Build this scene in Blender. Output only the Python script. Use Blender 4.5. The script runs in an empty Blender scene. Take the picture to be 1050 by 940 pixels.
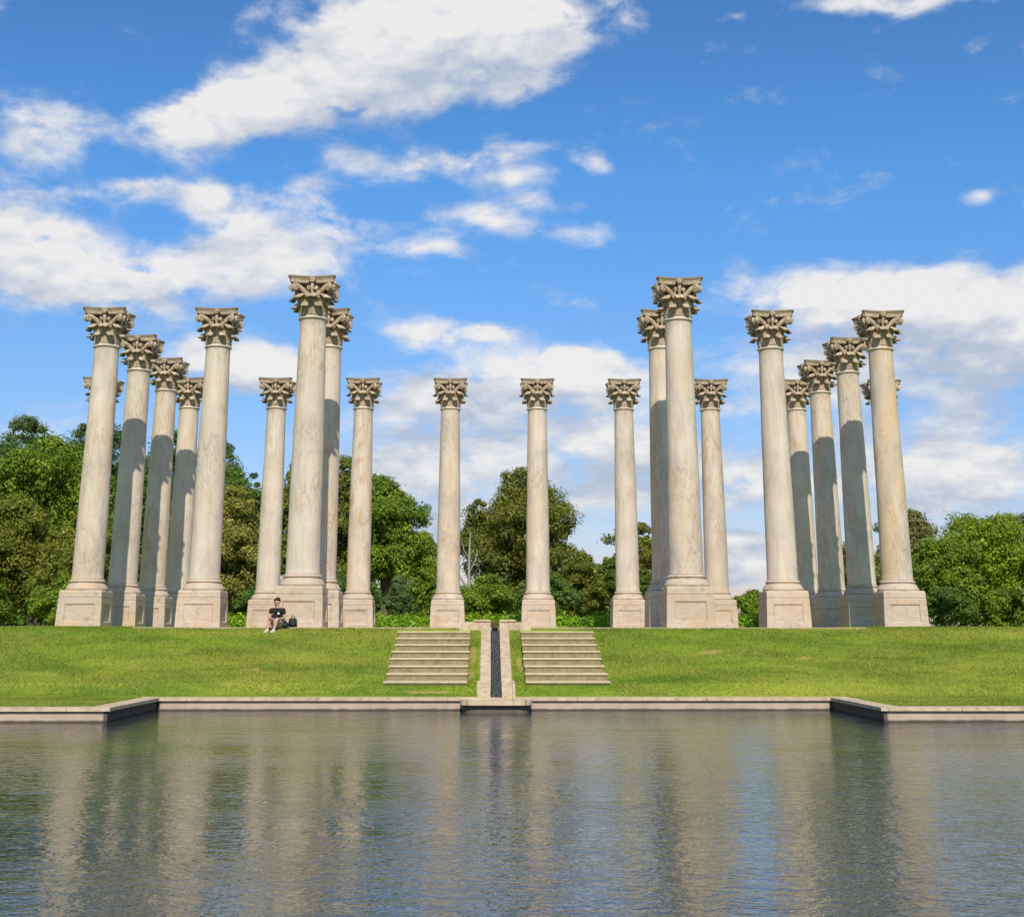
import bpy, bmesh, math, random
import numpy as np
from mathutils import Vector, Matrix

# ------------------------------------------------------------------ camera, sky, sun, exposure
SC = bpy.context.scene
COL = SC.collection
R = math.radians

cam_d = bpy.data.cameras.new('camera')
cam = bpy.data.objects.new('camera', cam_d)
COL.objects.link(cam)
right = Vector((0.99986204, -0.01660462, 0.00043386))
up = Vector((-0.00500729, -0.27640738, 0.96102752))
fwd = Vector((0.01583757, 0.96089710, 0.27645239))
m = Matrix((right, up, -fwd)).transposed().to_4x4()
m.translation = Vector((-0.1896, -41.5218, -0.0888))
cam.matrix_world = m
cam_d.sensor_width = 36.0
cam_d.sensor_fit = 'HORIZONTAL'
cam_d.lens = 48.183
cam_d.shift_y = -0.21670            # the photograph is the lower part of a taller frame
cam_d.clip_end = 5000
SC.camera = cam

SUN_EL, SUN_AZ = R(41.8), R(3.2)          # sun behind the viewer, a little to the right
EXPOSURE = 0.25
SKY_STRENGTH = 0.11
SUN_STRENGTH = 4.2
world = bpy.data.worlds.new('World')
SC.world = world
world.use_nodes = True
world.cycles.sampling_method = 'MANUAL'
world.cycles.sample_map_resolution = 512

sun_d = bpy.data.lights.new('sun', 'SUN')
sun_d.energy = SUN_STRENGTH
sun_d.angle = R(0.53)
sun_d.color = (1.0, 0.91, 0.77)
sun = bpy.data.objects.new('sun', sun_d)
COL.objects.link(sun)
to_sun = Vector((math.sin(SUN_AZ) * math.cos(SUN_EL), -math.cos(SUN_AZ) * math.cos(SUN_EL), math.sin(SUN_EL)))
sun.rotation_euler = to_sun.to_track_quat('Z', 'Y').to_euler()
sun.location = (0, -40, 60)

vs = SC.view_settings
SC.display_settings.display_device = 'sRGB'
vs.view_transform = 'Standard'
vs.look = 'None'
vs.gamma = 1.0
vs.use_curve_mapping = False
vs.exposure = EXPOSURE
SC.render.engine = 'CYCLES'
SC.cycles.use_denoising = True
SC.cycles.max_bounces = 6
SC.cycles.diffuse_bounces = 3
SC.cycles.glossy_bounces = 3
SC.cycles.transmission_bounces = 3
SC.cycles.transparent_max_bounces = 4
SC.cycles.caustics_reflective = False
SC.cycles.caustics_refractive = False
SC.cycles.use_adaptive_sampling = True
SC.cycles.adaptive_threshold = 0.015


class NT:
    """small helper for node trees"""
    def __init__(self, tree):
        self.t = tree
        self.n = tree.nodes
        self.l = tree.links

    def node(self, kind, **kw):
        nd = self.n.new(kind)
        for k, v in kw.items():
            setattr(nd, k, v)
        return nd

    def put(self, sock, v):
        if v is None:
            return
        if isinstance(v, bpy.types.NodeSocket):
            self.l.new(v, sock)
        else:
            sock.default_value = v

    def math(self, op, a, b=None, c=None, clamp=False):
        nd = self.node('ShaderNodeMath', operation=op, use_clamp=clamp)
        self.put(nd.inputs[0], a)
        self.put(nd.inputs[1], b)
        self.put(nd.inputs[2], c)
        return nd.outputs[0]

    def vmath(self, op, a, b=None):
        nd = self.node('ShaderNodeVectorMath', operation=op)
        self.put(nd.inputs[0], a)
        if b is not None:
            if op == 'SCALE':
                self.put(nd.inputs['Scale'], b)
            else:
                self.put(nd.inputs[1], b)
        return nd.outputs['Value'] if op in ('LENGTH', 'DOT_PRODUCT') else nd.outputs[0]

    def rng(self, v, a, b, c=0.0, d=1.0, kind='LINEAR'):
        nd = self.node('ShaderNodeMapRange', interpolation_type=kind, clamp=True)
        self.put(nd.inputs['Value'], v)
        self.put(nd.inputs['From Min'], a)
        self.put(nd.inputs['From Max'], b)
        self.put(nd.inputs['To Min'], c)
        self.put(nd.inputs['To Max'], d)
        return nd.outputs[0]

    def mix(self, f, a, b, blend='MIX'):
        nd = self.node('ShaderNodeMix', data_type='RGBA', blend_type=blend)
        self.put(nd.inputs[0], f)
        self.put(nd.inputs[6], a if isinstance(a, bpy.types.NodeSocket) else (*a, 1.0))
        self.put(nd.inputs[7], b if isinstance(b, bpy.types.NodeSocket) else (*b, 1.0))
        return nd.outputs[2]

    def noise(self, vec, scale, detail=4.0, rough=0.55, dist=0.0, lac=2.0):
        nd = self.node('ShaderNodeTexNoise')
        self.put(nd.inputs['Vector'], vec)
        nd.inputs['Scale'].default_value = scale
        nd.inputs['Detail'].default_value = detail
        nd.inputs['Roughness'].default_value = rough
        nd.inputs['Distortion'].default_value = dist
        nd.inputs['Lacunarity'].default_value = lac
        return nd.outputs[0]

    def mapping(self, vec, loc=(0, 0, 0), rot=(0, 0, 0), scale=(1, 1, 1), kind='POINT'):
        nd = self.node('ShaderNodeMapping', vector_type=kind)
        self.put(nd.inputs['Vector'], vec)
        nd.inputs['Location'].default_value = loc
        nd.inputs['Rotation'].default_value = rot
        nd.inputs['Scale'].default_value = scale
        return nd.outputs[0]


# clouds: azimuth (from +Y towards +X), elevation, half width, half height, tilt (all radians), weight
CLOUDS = [
    (-0.1316, 0.3867, 0.1116, 0.0308, 0.311, 1.00),
    (-0.0260, 0.4204, 0.0957, 0.0385, 0.206, 1.00),
    (-0.2060, 0.3680, 0.0690, 0.0193, 0.208, 0.90),
    (0.0319, 0.4228, 0.0347, 0.0279, -0.005, 0.80),
    (-0.0804, 0.4398, 0.0922, 0.0276, 0.038, 0.90),
    (0.0279, 0.3843, 0.0305, 0.0085, 0.077, 0.50),
    (-0.0549, 0.3354, 0.0673, 0.0142, -0.010, 0.60),
    (-0.1395, 0.3162, 0.0205, 0.0070, 0.047, 0.45),
    (-0.0100, 0.3467, 0.0452, 0.0085, 0.009, 0.50),
    (0.0202, 0.3270, 0.0225, 0.0057, -0.001, 0.35),
    (-0.3452, 0.3326, 0.0365, 0.0268, -0.323, 0.70),
    (-0.3498, 0.2817, 0.0457, 0.0214, 0.102, 0.70),
    (-0.3140, 0.2533, 0.0729, 0.0162, -0.095, 0.70),
    (-0.2718, 0.2319, 0.0542, 0.0190, -0.197, 1.00),
    (-0.3321, 0.2362, 0.0423, 0.0201, 0.083, 0.80),
    (-0.2161, 0.3034, 0.0170, 0.0139, 0.068, 0.65),
    (-0.2572, 0.3073, 0.0278, 0.0096, 0.253, 0.45),
    (-0.2079, 0.2538, 0.0560, 0.0181, 0.142, 0.75),
    (-0.1845, 0.2774, 0.0498, 0.0154, 0.054, 0.60),
    (-0.1334, 0.2601, 0.0432, 0.0169, 0.038, 0.60),
    (-0.1786, 0.2358, 0.0423, 0.0098, 0.045, 0.50),
    (-0.1017, 0.2867, 0.0351, 0.0113, -0.170, 0.65),
    (-0.0535, 0.2666, 0.0367, 0.0078, -0.117, 0.50),
    (0.0016, 0.2914, 0.0334, 0.0114, -0.129, 0.65),
    (0.0426, 0.3077, 0.0298, 0.0085, -0.007, 0.40),
    (0.0720, 0.2825, 0.0280, 0.0086, -0.267, 0.50),
    (0.0788, 0.3356, 0.0164, 0.0086, -0.350, 0.50),
    (-0.0176, 0.2096, 0.0398, 0.0113, 0.007, 0.85),
    (-0.0682, 0.2111, 0.0216, 0.0113, 0.018, 0.50),
    (-0.1863, 0.1854, 0.0402, 0.0194, 0.038, 1.10),
    (-0.1614, 0.1751, 0.0244, 0.0153, 0.031, 0.80),
    (-0.0443, 0.1657, 0.0571, 0.0252, 0.010, 0.90),
    (0.0345, 0.1730, 0.0466, 0.0253, -0.003, 0.85),
    (0.0848, 0.1797, 0.0394, 0.0183, -0.012, 0.65),
    (-0.0012, 0.1241, 0.1058, 0.0208, 0.003, 0.55),
    (0.0981, 0.1341, 0.0634, 0.0312, -0.010, 0.55),
    (-0.0573, 0.1065, 0.0420, 0.0151, 0.008, 0.55),
    (0.0598, 0.1940, 0.0288, 0.0113, -0.008, 0.70),
    (0.2429, 0.2310, 0.0659, 0.0194, -0.103, 1.00),
    (0.3239, 0.2193, 0.0796, 0.0244, -0.066, 0.90),
    (0.3839, 0.1983, 0.0634, 0.0331, -0.073, 0.95),
    (0.2806, 0.1809, 0.1073, 0.0232, -0.047, 0.65),
    (0.3168, 0.1354, 0.1038, 0.0267, -0.040, 0.60),
    (0.1829, 0.1534, 0.0417, 0.0207, -0.025, 0.60),
    (0.1739, 0.1055, 0.0412, 0.0246, -0.016, 0.50),
    (0.3391, 0.0949, 0.0759, 0.0196, -0.031, 0.55),
    (0.3638, 0.2906, 0.0146, 0.0074, 0.167, 0.70),
    (0.3504, 0.4315, 0.0561, 0.0073, -0.130, 0.65),
    (0.2791, 0.4385, 0.0365, 0.0067, -0.102, 0.60),
    (0.1077, 0.4366, 0.0216, 0.0152, -0.035, 0.60),
    (0.1931, 0.4336, 0.0151, 0.0062, -0.068, 0.50),
    (0.1819, 0.0575, 0.0162, 0.0060, -0.009, 1.00),
    (0.0411, 0.0896, 0.1324, 0.0151, -0.002, 0.55),
    (0.2750, 0.1034, 0.1247, 0.0174, -0.026, 0.50),
    (-0.0287, 0.0690, 0.0417, 0.0095, 0.004, 0.60),
    (0.1308, 0.0586, 0.0412, 0.0094, -0.006, 0.55),
    (0.3230, 0.0563, 0.0569, 0.0091, -0.017, 0.50),
    (-0.2581, 0.3175, 0.0628, 0.0274, 0.255, 0.15),
    (-0.1273, 0.2871, 0.1231, 0.0352, -0.045, 0.12),
    (0.0127, 0.3114, 0.0746, 0.0320, 0.002, 0.12),
    (0.1777, 0.0382, 0.0337, 0.0106, -0.006, 0.45),
    (0.0685, 0.0487, 0.0553, 0.0094, -0.002, 0.40),
    (-0.2182, 0.3033, 0.0212, 0.0111, 0.411, 0.35),
    (-0.2782, 0.3089, 0.0344, 0.0068, 0.296, 0.45),
    (-0.2956, 0.2732, 0.0405, 0.0095, -0.057, 0.40),
    (-0.1572, 0.3034, 0.0434, 0.0084, -0.085, 0.40),
    (-0.1852, 0.2879, 0.0286, 0.0098, 0.056, 0.40),
    (0.0020, 0.2083, 0.0290, 0.0057, 0.003, 0.30),
]


def build_world():
    w = NT(world.node_tree)
    w.n.clear()
    out = w.node('ShaderNodeOutputWorld')
    bg = w.node('ShaderNodeBackground')
    bg.inputs['Strength'].default_value = SKY_STRENGTH
    w.l.new(bg.outputs[0], out.inputs[0])
    sky = w.node('ShaderNodeTexSky', sky_type='NISHITA')
    sky.sun_disc = False
    sky.sun_elevation = SUN_EL
    sky.sun_rotation = math.pi - SUN_AZ
    sky.altitude = 100
    sky.air_density = 1.0
    sky.dust_density = 0.5
    sky.ozone_density = 2.0
    gm = w.node('ShaderNodeGamma')
    gm.inputs['Gamma'].default_value = 1.25
    w.l.new(sky.outputs[0], gm.inputs['Color'])
    skyg = gm.outputs[0]
    tc = w.node('ShaderNodeTexCoord')
    d = w.vmath('NORMALIZE', tc.outputs['Generated'])
    sx = w.node('ShaderNodeSeparateXYZ')
    w.l.new(d, sx.inputs[0])
    u = w.math('ARCTAN2', sx.outputs[0], sx.outputs[1])
    v = w.math('ARCSINE', sx.outputs[2])
    tint = w.mix(w.rng(v, 0.0, 0.32), (0.455, 0.345, 0.42), (0.39, 0.655, 0.80))
    skyc = w.vmath('MULTIPLY', skyg, tint)
    cmb = w.node('ShaderNodeCombineXYZ')
    w.l.new(u, cmb.inputs[0])
    w.l.new(v, cmb.inputs[1])
    p = cmb.outputs[0]
    # warp the layout so that no cloud keeps the outline of an ellipse
    wn = w.node('ShaderNodeTexNoise')
    w.l.new(p, wn.inputs['Vector'])
    wn.inputs['Scale'].default_value = 9.0
    wn.inputs['Detail'].default_value = 3.0
    off = w.vmath('SCALE', w.vmath('SUBTRACT', wn.outputs[1], (0.5, 0.5, 0.5)), 0.045)
    sc3 = w.vmath('MULTIPLY', off, (1.0, 0.8, 0.0))
    pw = w.vmath('ADD', p, sc3)
    def layout(vec):
        tot = None
        for (cu, cv, ru, rv, tilt, wt) in CLOUDS:
            q = w.mapping(vec, (cu, cv, 0), (0, 0, tilt), (ru * 1.75, rv * 1.75, 1), 'TEXTURE')
            g = w.rng(w.vmath('LENGTH', q), 0.0, 1.0, wt, 0.0, 'SMOOTHSTEP')
            tot = g if tot is None else w.math('ADD', tot, g)
            # a vanishing term that makes the shader work through the clouds one after another (its memory is small)
            vec = w.vmath('ADD', vec, w.math('MULTIPLY', g, 1e-7))
        return tot, vec
    total, pw2 = layout(pw)
    above, _ = layout(w.vmath('ADD', pw2, (0.004, 0.028, 0.0)))      # how much cloud lies towards the sun
    own = total
    # some scattered cloud over the rest of the sky (behind and beside the view)
    pn = w.mapping(p, scale=(1.0, 1.75, 1.0))
    big = w.noise(w.mapping(p, loc=(3.1, 1.7, 0), scale=(1.0, 1.6, 1.0)), 2.2, 3.0, 0.5)
    side = w.rng(w.math('ABSOLUTE', u), 0.62, 0.85, 0.0, 1.0)
    total = w.math('ADD', total, w.math('MULTIPLY', side, w.rng(big, 0.45, 0.7, 0.0, 1.0)))
    # low banks close to the horizon
    lowf = w.rng(v, 0.03, 0.22, 1.0, 0.0)
    bank = w.noise(w.mapping(p, loc=(0.4, 0.2, 0), scale=(1.0, 5.0, 1.0)), 4.0, 5.0, 0.6)
    total = w.math('ADD', total, w.math('MULTIPLY', lowf, w.rng(bank, 0.35, 0.65, 0.0, 0.55)))
    capped = w.math('MINIMUM', total, 1.15)
    f1 = w.noise(pn, 14.0, 11.0, 0.62, 0.25)
    vo = w.node('ShaderNodeTexVoronoi', feature='SMOOTH_F1', voronoi_dimensions='2D')
    w.l.new(w.vmath('ADD', pn, w.vmath('MULTIPLY', off, (0.5, 0.5, 0.0))), vo.inputs['Vector'])
    vo.inputs['Scale'].default_value = 34.0
    vo.inputs['Smoothness'].default_value = 0.35
    vo.inputs['Detail'].default_value = 2.0
    vo.inputs['Roughness'].default_value = 0.6
    puff = w.math('SUBTRACT', 0.55, vo.outputs['Distance'])
    pn2 = w.mapping(p, loc=(0.0, 0.018, 0.0), scale=(1.0, 1.75, 1.0))
    f2 = w.noise(pn2, 15.0, 5.0, 0.58, 0.15)
    f3 = w.noise(pn, 15.0, 5.0, 0.58, 0.15)
    heap = w.rng(capped, 0.45, 1.0)
    dens = w.math('ADD', capped, w.math('MULTIPLY', w.math('SUBTRACT', f1, 0.5), 2.5))
    dens = w.math('ADD', dens, w.math('MULTIPLY', w.math('MULTIPLY', puff, heap), 0.55))
    alpha = w.rng(dens, 0.10, w.rng(capped, 0.35, 1.1, 1.05, 0.62), 0.0, 1.0, 'SMOOTHSTEP')
    alpha = w.math('MULTIPLY', alpha, 0.97)
    body = w.math('MULTIPLY', w.math('SUBTRACT', own, above), 0.60)
    layer = w.noise(w.mapping(p, loc=(2.3, 0.9, 0), scale=(1.0, 5.5, 1.0)), 6.0, 6.0, 0.6, 0.3)
    layer = w.math('MULTIPLY', w.rng(layer, 0.40, 0.64, 0.30, -0.48), w.rng(v, 0.10, 0.42, 1.0, 0.15))
    relief = w.math('ADD', w.math('MULTIPLY', w.math('SUBTRACT', f3, f2), 2.6), w.math('MULTIPLY', w.math('SUBTRACT', f1, 0.5), 0.6))
    relief = w.math('ADD', w.math('ADD', relief, layer), w.math('MAXIMUM', body, -0.5))
    relief = w.math('ADD', relief, w.math('MULTIPLY', w.math('MULTIPLY', puff, heap), 0.35))
    thick = w.rng(total, 0.9, 2.2, 0.0, 0.12)
    lowg = w.rng(v, 0.05, 0.25, 0.30, 0.0)
    lit = w.math('ADD', w.math('SUBTRACT', w.math('SUBTRACT', 0.72, thick), lowg), relief, clamp=True)
    K = 1.0 / SKY_STRENGTH
    shade = (0.40 * K, 0.455 * K, 0.56 * K)
    white = (0.73 * K, 0.72 * K, 0.71 * K)
    cl = w.mix(lit, shade, white)
    # pale air near the horizon
    fin = w.mix(alpha, skyc, cl)
    w.l.new(fin, bg.inputs['Color'])


build_world()

# ------------------------------------------------------------------ helpers


def tag(o, label=None, cat=None, group=None, kind=None):
    if label: o['label'] = label
    if cat: o['category'] = cat
    if group: o['group'] = group
    if kind or cat: o['kind'] = kind or 'thing'
    return o


def link(name, me, parent=None, mat=None, loc=(0, 0, 0), rot=(0, 0, 0)):
    o = bpy.data.objects.new(name, me)
    COL.objects.link(o)
    o.location = loc
    o.rotation_euler = rot
    if mat is not None and len(me.materials) == 0:
        me.materials.append(mat)
    if parent is not None:
        o.parent = parent
    return o


def empty(name, loc=(0, 0, 0), rz=0.0):
    o = bpy.data.objects.new(name, None)
    COL.objects.link(o)
    o.location = loc
    o.rotation_euler = (0, 0, rz)
    o.empty_display_size = 0.3
    return o


def np_mesh(name, verts, faces, smooth=False, attr=None):
    """verts (N,3) array, faces (M,k) array of one size"""
    me = bpy.data.meshes.new(name)
    verts = np.asarray(verts, dtype=np.float32)
    faces = np.asarray(faces, dtype=np.int32)
    k = faces.shape[1]
    me.vertices.add(len(verts))
    me.vertices.foreach_set('co', verts.ravel())
    me.loops.add(faces.size)
    me.loops.foreach_set('vertex_index', faces.ravel())
    me.polygons.add(len(faces))
    me.polygons.foreach_set('loop_start', np.arange(0, faces.size, k, dtype=np.int32))
    me.polygons.foreach_set('loop_total', np.full(len(faces), k, dtype=np.int32))
    if smooth:
        me.polygons.foreach_set('use_smooth', np.ones(len(faces), dtype=bool))
    if attr is not None:
        a = me.attributes.new('tint', 'FLOAT', 'POINT')
        a.data.foreach_set('value', np.asarray(attr, dtype=np.float32))
    me.update(calc_edges=True)
    return me


def py_mesh(name, verts, faces, smooth=False):
    me = bpy.data.meshes.new(name)
    me.from_pydata([tuple(v) for v in verts], [], [tuple(f) for f in faces])
    if smooth:
        for p in me.polygons: p.use_smooth = True
    me.update()
    return me


def bm_mesh(name, bm, smooth=False):
    bmesh.ops.recalc_face_normals(bm, faces=bm.faces[:])
    me = bpy.data.meshes.new(name)
    bm.to_mesh(me)
    bm.free()
    if smooth:
        for p in me.polygons: p.use_smooth = True
    return me


def lathe(profile, seg=48, jitter=0.0, seed=0, close_top=True):
    """profile of (r, z) pairs -> verts, faces; r jitter gives worn stone"""
    rng = np.random.default_rng(seed)
    v, f = [], []
    n = len(profile)
    for (r, z) in profile:
        for k in range(seg):
            a = 2 * math.pi * k / seg
            rr = r + (rng.normal() * jitter if jitter else 0)
            v.append((rr * math.cos(a), rr * math.sin(a), z))
    for i in range(n - 1):
        for k in range(seg):
            a, b = i * seg + k, i * seg + (k + 1) % seg
            f.append((a, b, b + seg, a + seg))
    f.append(tuple(reversed(range(seg))))
    f.append(tuple(range((n - 1) * seg, n * seg)))
    return v, f


def bevel_box(bm, x0, x1, y0, y1, z0, z1, bev=0.01, seg=2):
    ret = bmesh.ops.create_cube(bm, size=1.0)
    vs_ = ret['verts']
    for v in vs_:
        v.co = Vector((x0 + (v.co.x + 0.5) * (x1 - x0), y0 + (v.co.y + 0.5) * (y1 - y0), z0 + (v.co.z + 0.5) * (z1 - z0)))
    if bev:
        es = list({e for v in vs_ for e in v.link_edges})
        bmesh.ops.bevel(bm, geom=es, offset=bev, segments=seg, affect='EDGES')


def tube(path, radii, seg=8, cap=True):
    """tapered tube through points -> verts, faces (quads only, plus caps)"""
    v, f = [], []
    path = [Vector(p) for p in path]
    n = len(path)
    prev = None
    for i, p in enumerate(path):
        t = (path[min(i + 1, n - 1)] - path[max(i - 1, 0)]).normalized()
        a = t.orthogonal().normalized() if prev is None else (prev - t * prev.dot(t)).normalized()
        prev = a
        b = t.cross(a)
        for k in range(seg):
            th = 2 * math.pi * k / seg
            v.append(p + (a * math.cos(th) + b * math.sin(th)) * radii[i])
    for i in range(n - 1):
        for k in range(seg):
            q, r = i * seg + k, i * seg + (k + 1) % seg
            f.append((q, r, r + seg, q + seg))
    if cap:
        f.append(tuple(reversed(range(seg))))
        f.append(tuple(range((n - 1) * seg, n * seg)))
    return v, f


def merge(parts):
    V, F = [], []
    for v, f in parts:
        o = len(V)
        V += list(v)
        F += [tuple(i + o for i in q) for q in f]
    return V, F


# ------------------------------------------------------------------ materials
def new_mat(name):
    mt = bpy.data.materials.new(name)
    mt.use_nodes = True
    t = NT(mt.node_tree)
    t.n.clear()
    out = t.node('ShaderNodeOutputMaterial')
    bs = t.node('ShaderNodeBsdfPrincipled')
    t.l.new(bs.outputs[0], out.inputs[0])
    return mt, t, bs, out


def bump(t, bs, h, strength, dist):
    b = t.node('ShaderNodeBump')
    b.inputs['Strength'].default_value = strength
    b.inputs['Distance'].default_value = dist
    t.l.new(h, b.inputs['Height'])
    t.l.new(b.outputs[0], bs.inputs['Normal'])


def plain(name, col, rough=0.7, var=0.15, scale=20.0, spec=0.3):
    mt, t, bs, out = new_mat(name)
    g = t.node('ShaderNodeNewGeometry')
    n = t.noise(g.outputs['Position'], scale, 4)
    c = t.mix(n, tuple(x * (1 - var) for x in col), tuple(min(1, x * (1 + var)) for x in col))
    t.l.new(c, bs.inputs['Base Color'])
    bs.inputs['Roughness'].default_value = rough
    bs.inputs['Specular IOR Level'].default_value = spec
    bump(t, bs, n, 0.3, 0.01)
    return mt


def stone_shaft():
    mt, t, bs, out = new_mat('weathered_sandstone')
    pos = t.node('ShaderNodeNewGeometry').outputs['Position']
    base = t.noise(pos, 0.9, 5, 0.6)
    c = t.mix(t.rng(base, 0.3, 0.7), (0.52, 0.445, 0.355), (0.62, 0.55, 0.455))
    # vertical grey streaks
    st = t.noise(t.mapping(pos, scale=(4.0, 4.0, 0.35)), 1.6, 6, 0.65, 0.4)
    c = t.mix(t.rng(st, 0.48, 0.72, 0, 0.6), c, (0.38, 0.32, 0.255))
    # ochre and rust patches, drawn out upwards
    oc = t.noise(t.mapping(pos, loc=(7.3, 2.1, 0.4), scale=(1.1, 1.1, 0.28)), 1.0, 5, 0.6, 0.8)
    colm = t.noise(t.mapping(pos, loc=(0.7, 3.3, 0), scale=(0.21, 0.21, 0.02)), 1.0, 1, 0.5)
    colm = t.rng(colm, 0.44, 0.60, 0.12, 1.0)
    c = t.mix(t.math('MULTIPLY', colm, t.rng(oc, 0.46, 0.62, 0, 0.65)), c, (0.56, 0.375, 0.19))
    ru = t.noise(t.mapping(pos, loc=(1.3, 9.1, 3.4), scale=(1.6, 1.6, 0.55)), 1.0, 6, 0.65, 1.2)
    c = t.mix(t.math('MULTIPLY', colm, t.rng(ru, 0.55, 0.66, 0, 0.7)), c, (0.42, 0.22, 0.115))
    gs = t.noise(t.mapping(pos, loc=(2.2, 6.4, 8.1), scale=(0.9, 0.9, 0.5)), 1.3, 6, 0.65, 0.7)
    c = t.mix(t.rng(gs, 0.48, 0.66, 0, 0.55), c, (0.37, 0.33, 0.275))
    # blotches where the face has spalled, and thin veins
    sp = t.noise(t.mapping(pos, scale=(1.5, 1.5, 0.8)), 2.1, 8, 0.68, 1.6)
    spm = t.rng(sp, 0.560, 0.590, 0, 1)
    spz = t.rng(t.noise(t.mapping(pos, loc=(4, 4, 4)), 0.55, 2), 0.45, 0.6)
    spm = t.math('MULTIPLY', spm, spz)
    c = t.mix(t.math('MULTIPLY', spm, 0.45), c, (0.45, 0.315, 0.18))
    vn = t.noise(t.mapping(pos, scale=(1.7, 1.7, 0.45)), 1.5, 6, 0.6, 1.8)
    vein = t.rng(t.math('ABSOLUTE', t.math('SUBTRACT', vn, 0.5)), 0.0, 0.010, 1, 0)
    vein = t.math('MULTIPLY', vein, t.rng(spz, 0.1, 0.7, 0.05, 0.7))
    c = t.mix(vein, c, (0.24, 0.17, 0.11))
    fine = t.noise(pos, 26, 5, 0.7)
    c = t.mix(t.rng(fine, 0.35, 0.75, 0, 0.22), c, (0.40, 0.34, 0.27))
    t.l.new(c, bs.inputs['Base Color'])
    bs.inputs['Roughness'].default_value = 0.9
    bs.inputs['Specular IOR Level'].default_value = 0.15
    h = t.math('SUBTRACT', t.math('ADD', t.math('MULTIPLY', fine, 0.35), t.math('MULTIPLY', base, 0.8)), t.math('ADD', t.math('MULTIPLY', spm, 0.25), t.math('MULTIPLY', vein, 0.5)))
    bump(t, bs, h, 0.55, 0.03)
    return mt


def stone_pedestal():
    mt, t, bs, out = new_mat('pinkish_sandstone')
    pos = t.node('ShaderNodeNewGeometry').outputs['Position']
    base = t.noise(pos, 0.8, 5, 0.6)
    c = t.mix(t.rng(base, 0.3, 0.7), (0.430, 0.345, 0.268), (0.535, 0.455, 0.365))
    oc = t.noise(t.mapping(pos, loc=(2, 5, 1), scale=(1, 1, 2.2)), 0.9, 5, 0.6, 0.5)
    c = t.mix(t.rng(oc, 0.48, 0.66, 0, 0.6), c, (0.54, 0.36, 0.21))
    st = t.noise(t.mapping(pos, scale=(1.2, 1.2, 3.0)), 2.4, 6, 0.65, 0.5)
    c = t.mix(t.rng(st, 0.48, 0.70, 0, 0.65), c, (0.34, 0.265, 0.195))
    blk = t.noise(t.mapping(pos, loc=(6, 0, 2)), 3.2, 7, 0.7, 0.6)
    c = t.mix(t.rng(blk, 0.56, 0.68, 0, 0.6), c, (0.20, 0.16, 0.12))
    fine = t.noise(pos, 30, 5, 0.7)
    c = t.mix(t.rng(fine, 0.4, 0.75, 0, 0.25), c, (0.34, 0.28, 0.21))
    t.l.new(c, bs.inputs['Base Color'])
    bs.inputs['Roughness'].default_value = 0.92
    bs.inputs['Specular IOR Level'].default_value = 0.12
    bump(t, bs, t.math('ADD', t.math('MULTIPLY', fine, 0.4), base), 0.5, 0.03)
    return mt


def stone_capital():
    mt, t, bs, out = new_mat('stained_carved_sandstone')
    pos = t.node('ShaderNodeNewGeometry').outputs['Position']
    base = t.noise(pos, 2.3, 5, 0.6)
    c = t.mix(t.rng(base, 0.3, 0.7), (0.385, 0.300, 0.205), (0.51, 0.415, 0.300))
    st = t.noise(pos, 5.5, 6, 0.7, 0.5)
    c = t.mix(t.rng(st, 0.46, 0.64, 0, 0.68), c, (0.17, 0.132, 0.094))
    oc = t.noise(t.mapping(pos, loc=(3, 1, 7)), 3.1, 5, 0.6)
    c = t.mix(t.rng(oc, 0.55, 0.70, 0, 0.5), c, (0.44, 0.29, 0.15))
    t.l.new(c, bs.inputs['Base Color'])
    bs.inputs['Roughness'].default_value = 0.95
    bs.inputs['Specular IOR Level'].default_value = 0.1
    bump(t, bs, t.noise(pos, 22, 5, 0.7), 0.6, 0.03)
    return mt


def stone_trim():
    mt, t, bs, out = new_mat('pale_trim_stone')
    pos = t.node('ShaderNodeNewGeometry').outputs['Position']
    base = t.noise(pos, 1.4, 6, 0.65)
    c = t.mix(t.rng(base, 0.3, 0.7), (0.46, 0.36, 0.24), (0.60, 0.49, 0.34))
    st = t.noise(t.mapping(pos, scale=(1, 1, 1.5)), 5.0, 6, 0.7)
    c = t.mix(t.rng(st, 0.46, 0.68, 0, 0.7), c, (0.25, 0.19, 0.125))
    # mortar joints every metre and a half along the run
    sp = t.node('ShaderNodeSeparateXYZ')
    t.l.new(pos, sp.inputs[0])
    for ax in (0, 1):
        fr = t.math('FRACT', t.math('MULTIPLY', t.math('ADD', sp.outputs[ax], 0.37), 0.66))
        jn = t.rng(t.math('ABSOLUTE', t.math('SUBTRACT', fr, 0.5)), 0.0, 0.009, 0.75, 0.0)
        c = t.mix(jn, c, (0.10, 0.08, 0.055))
    t.l.new(c, bs.inputs['Base Color'])
    bs.inputs['Roughness'].default_value = 0.85
    bs.inputs['Specular IOR Level'].default_value = 0.15
    bump(t, bs, t.noise(pos, 18, 5, 0.7), 0.5, 0.02)
    return mt


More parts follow.
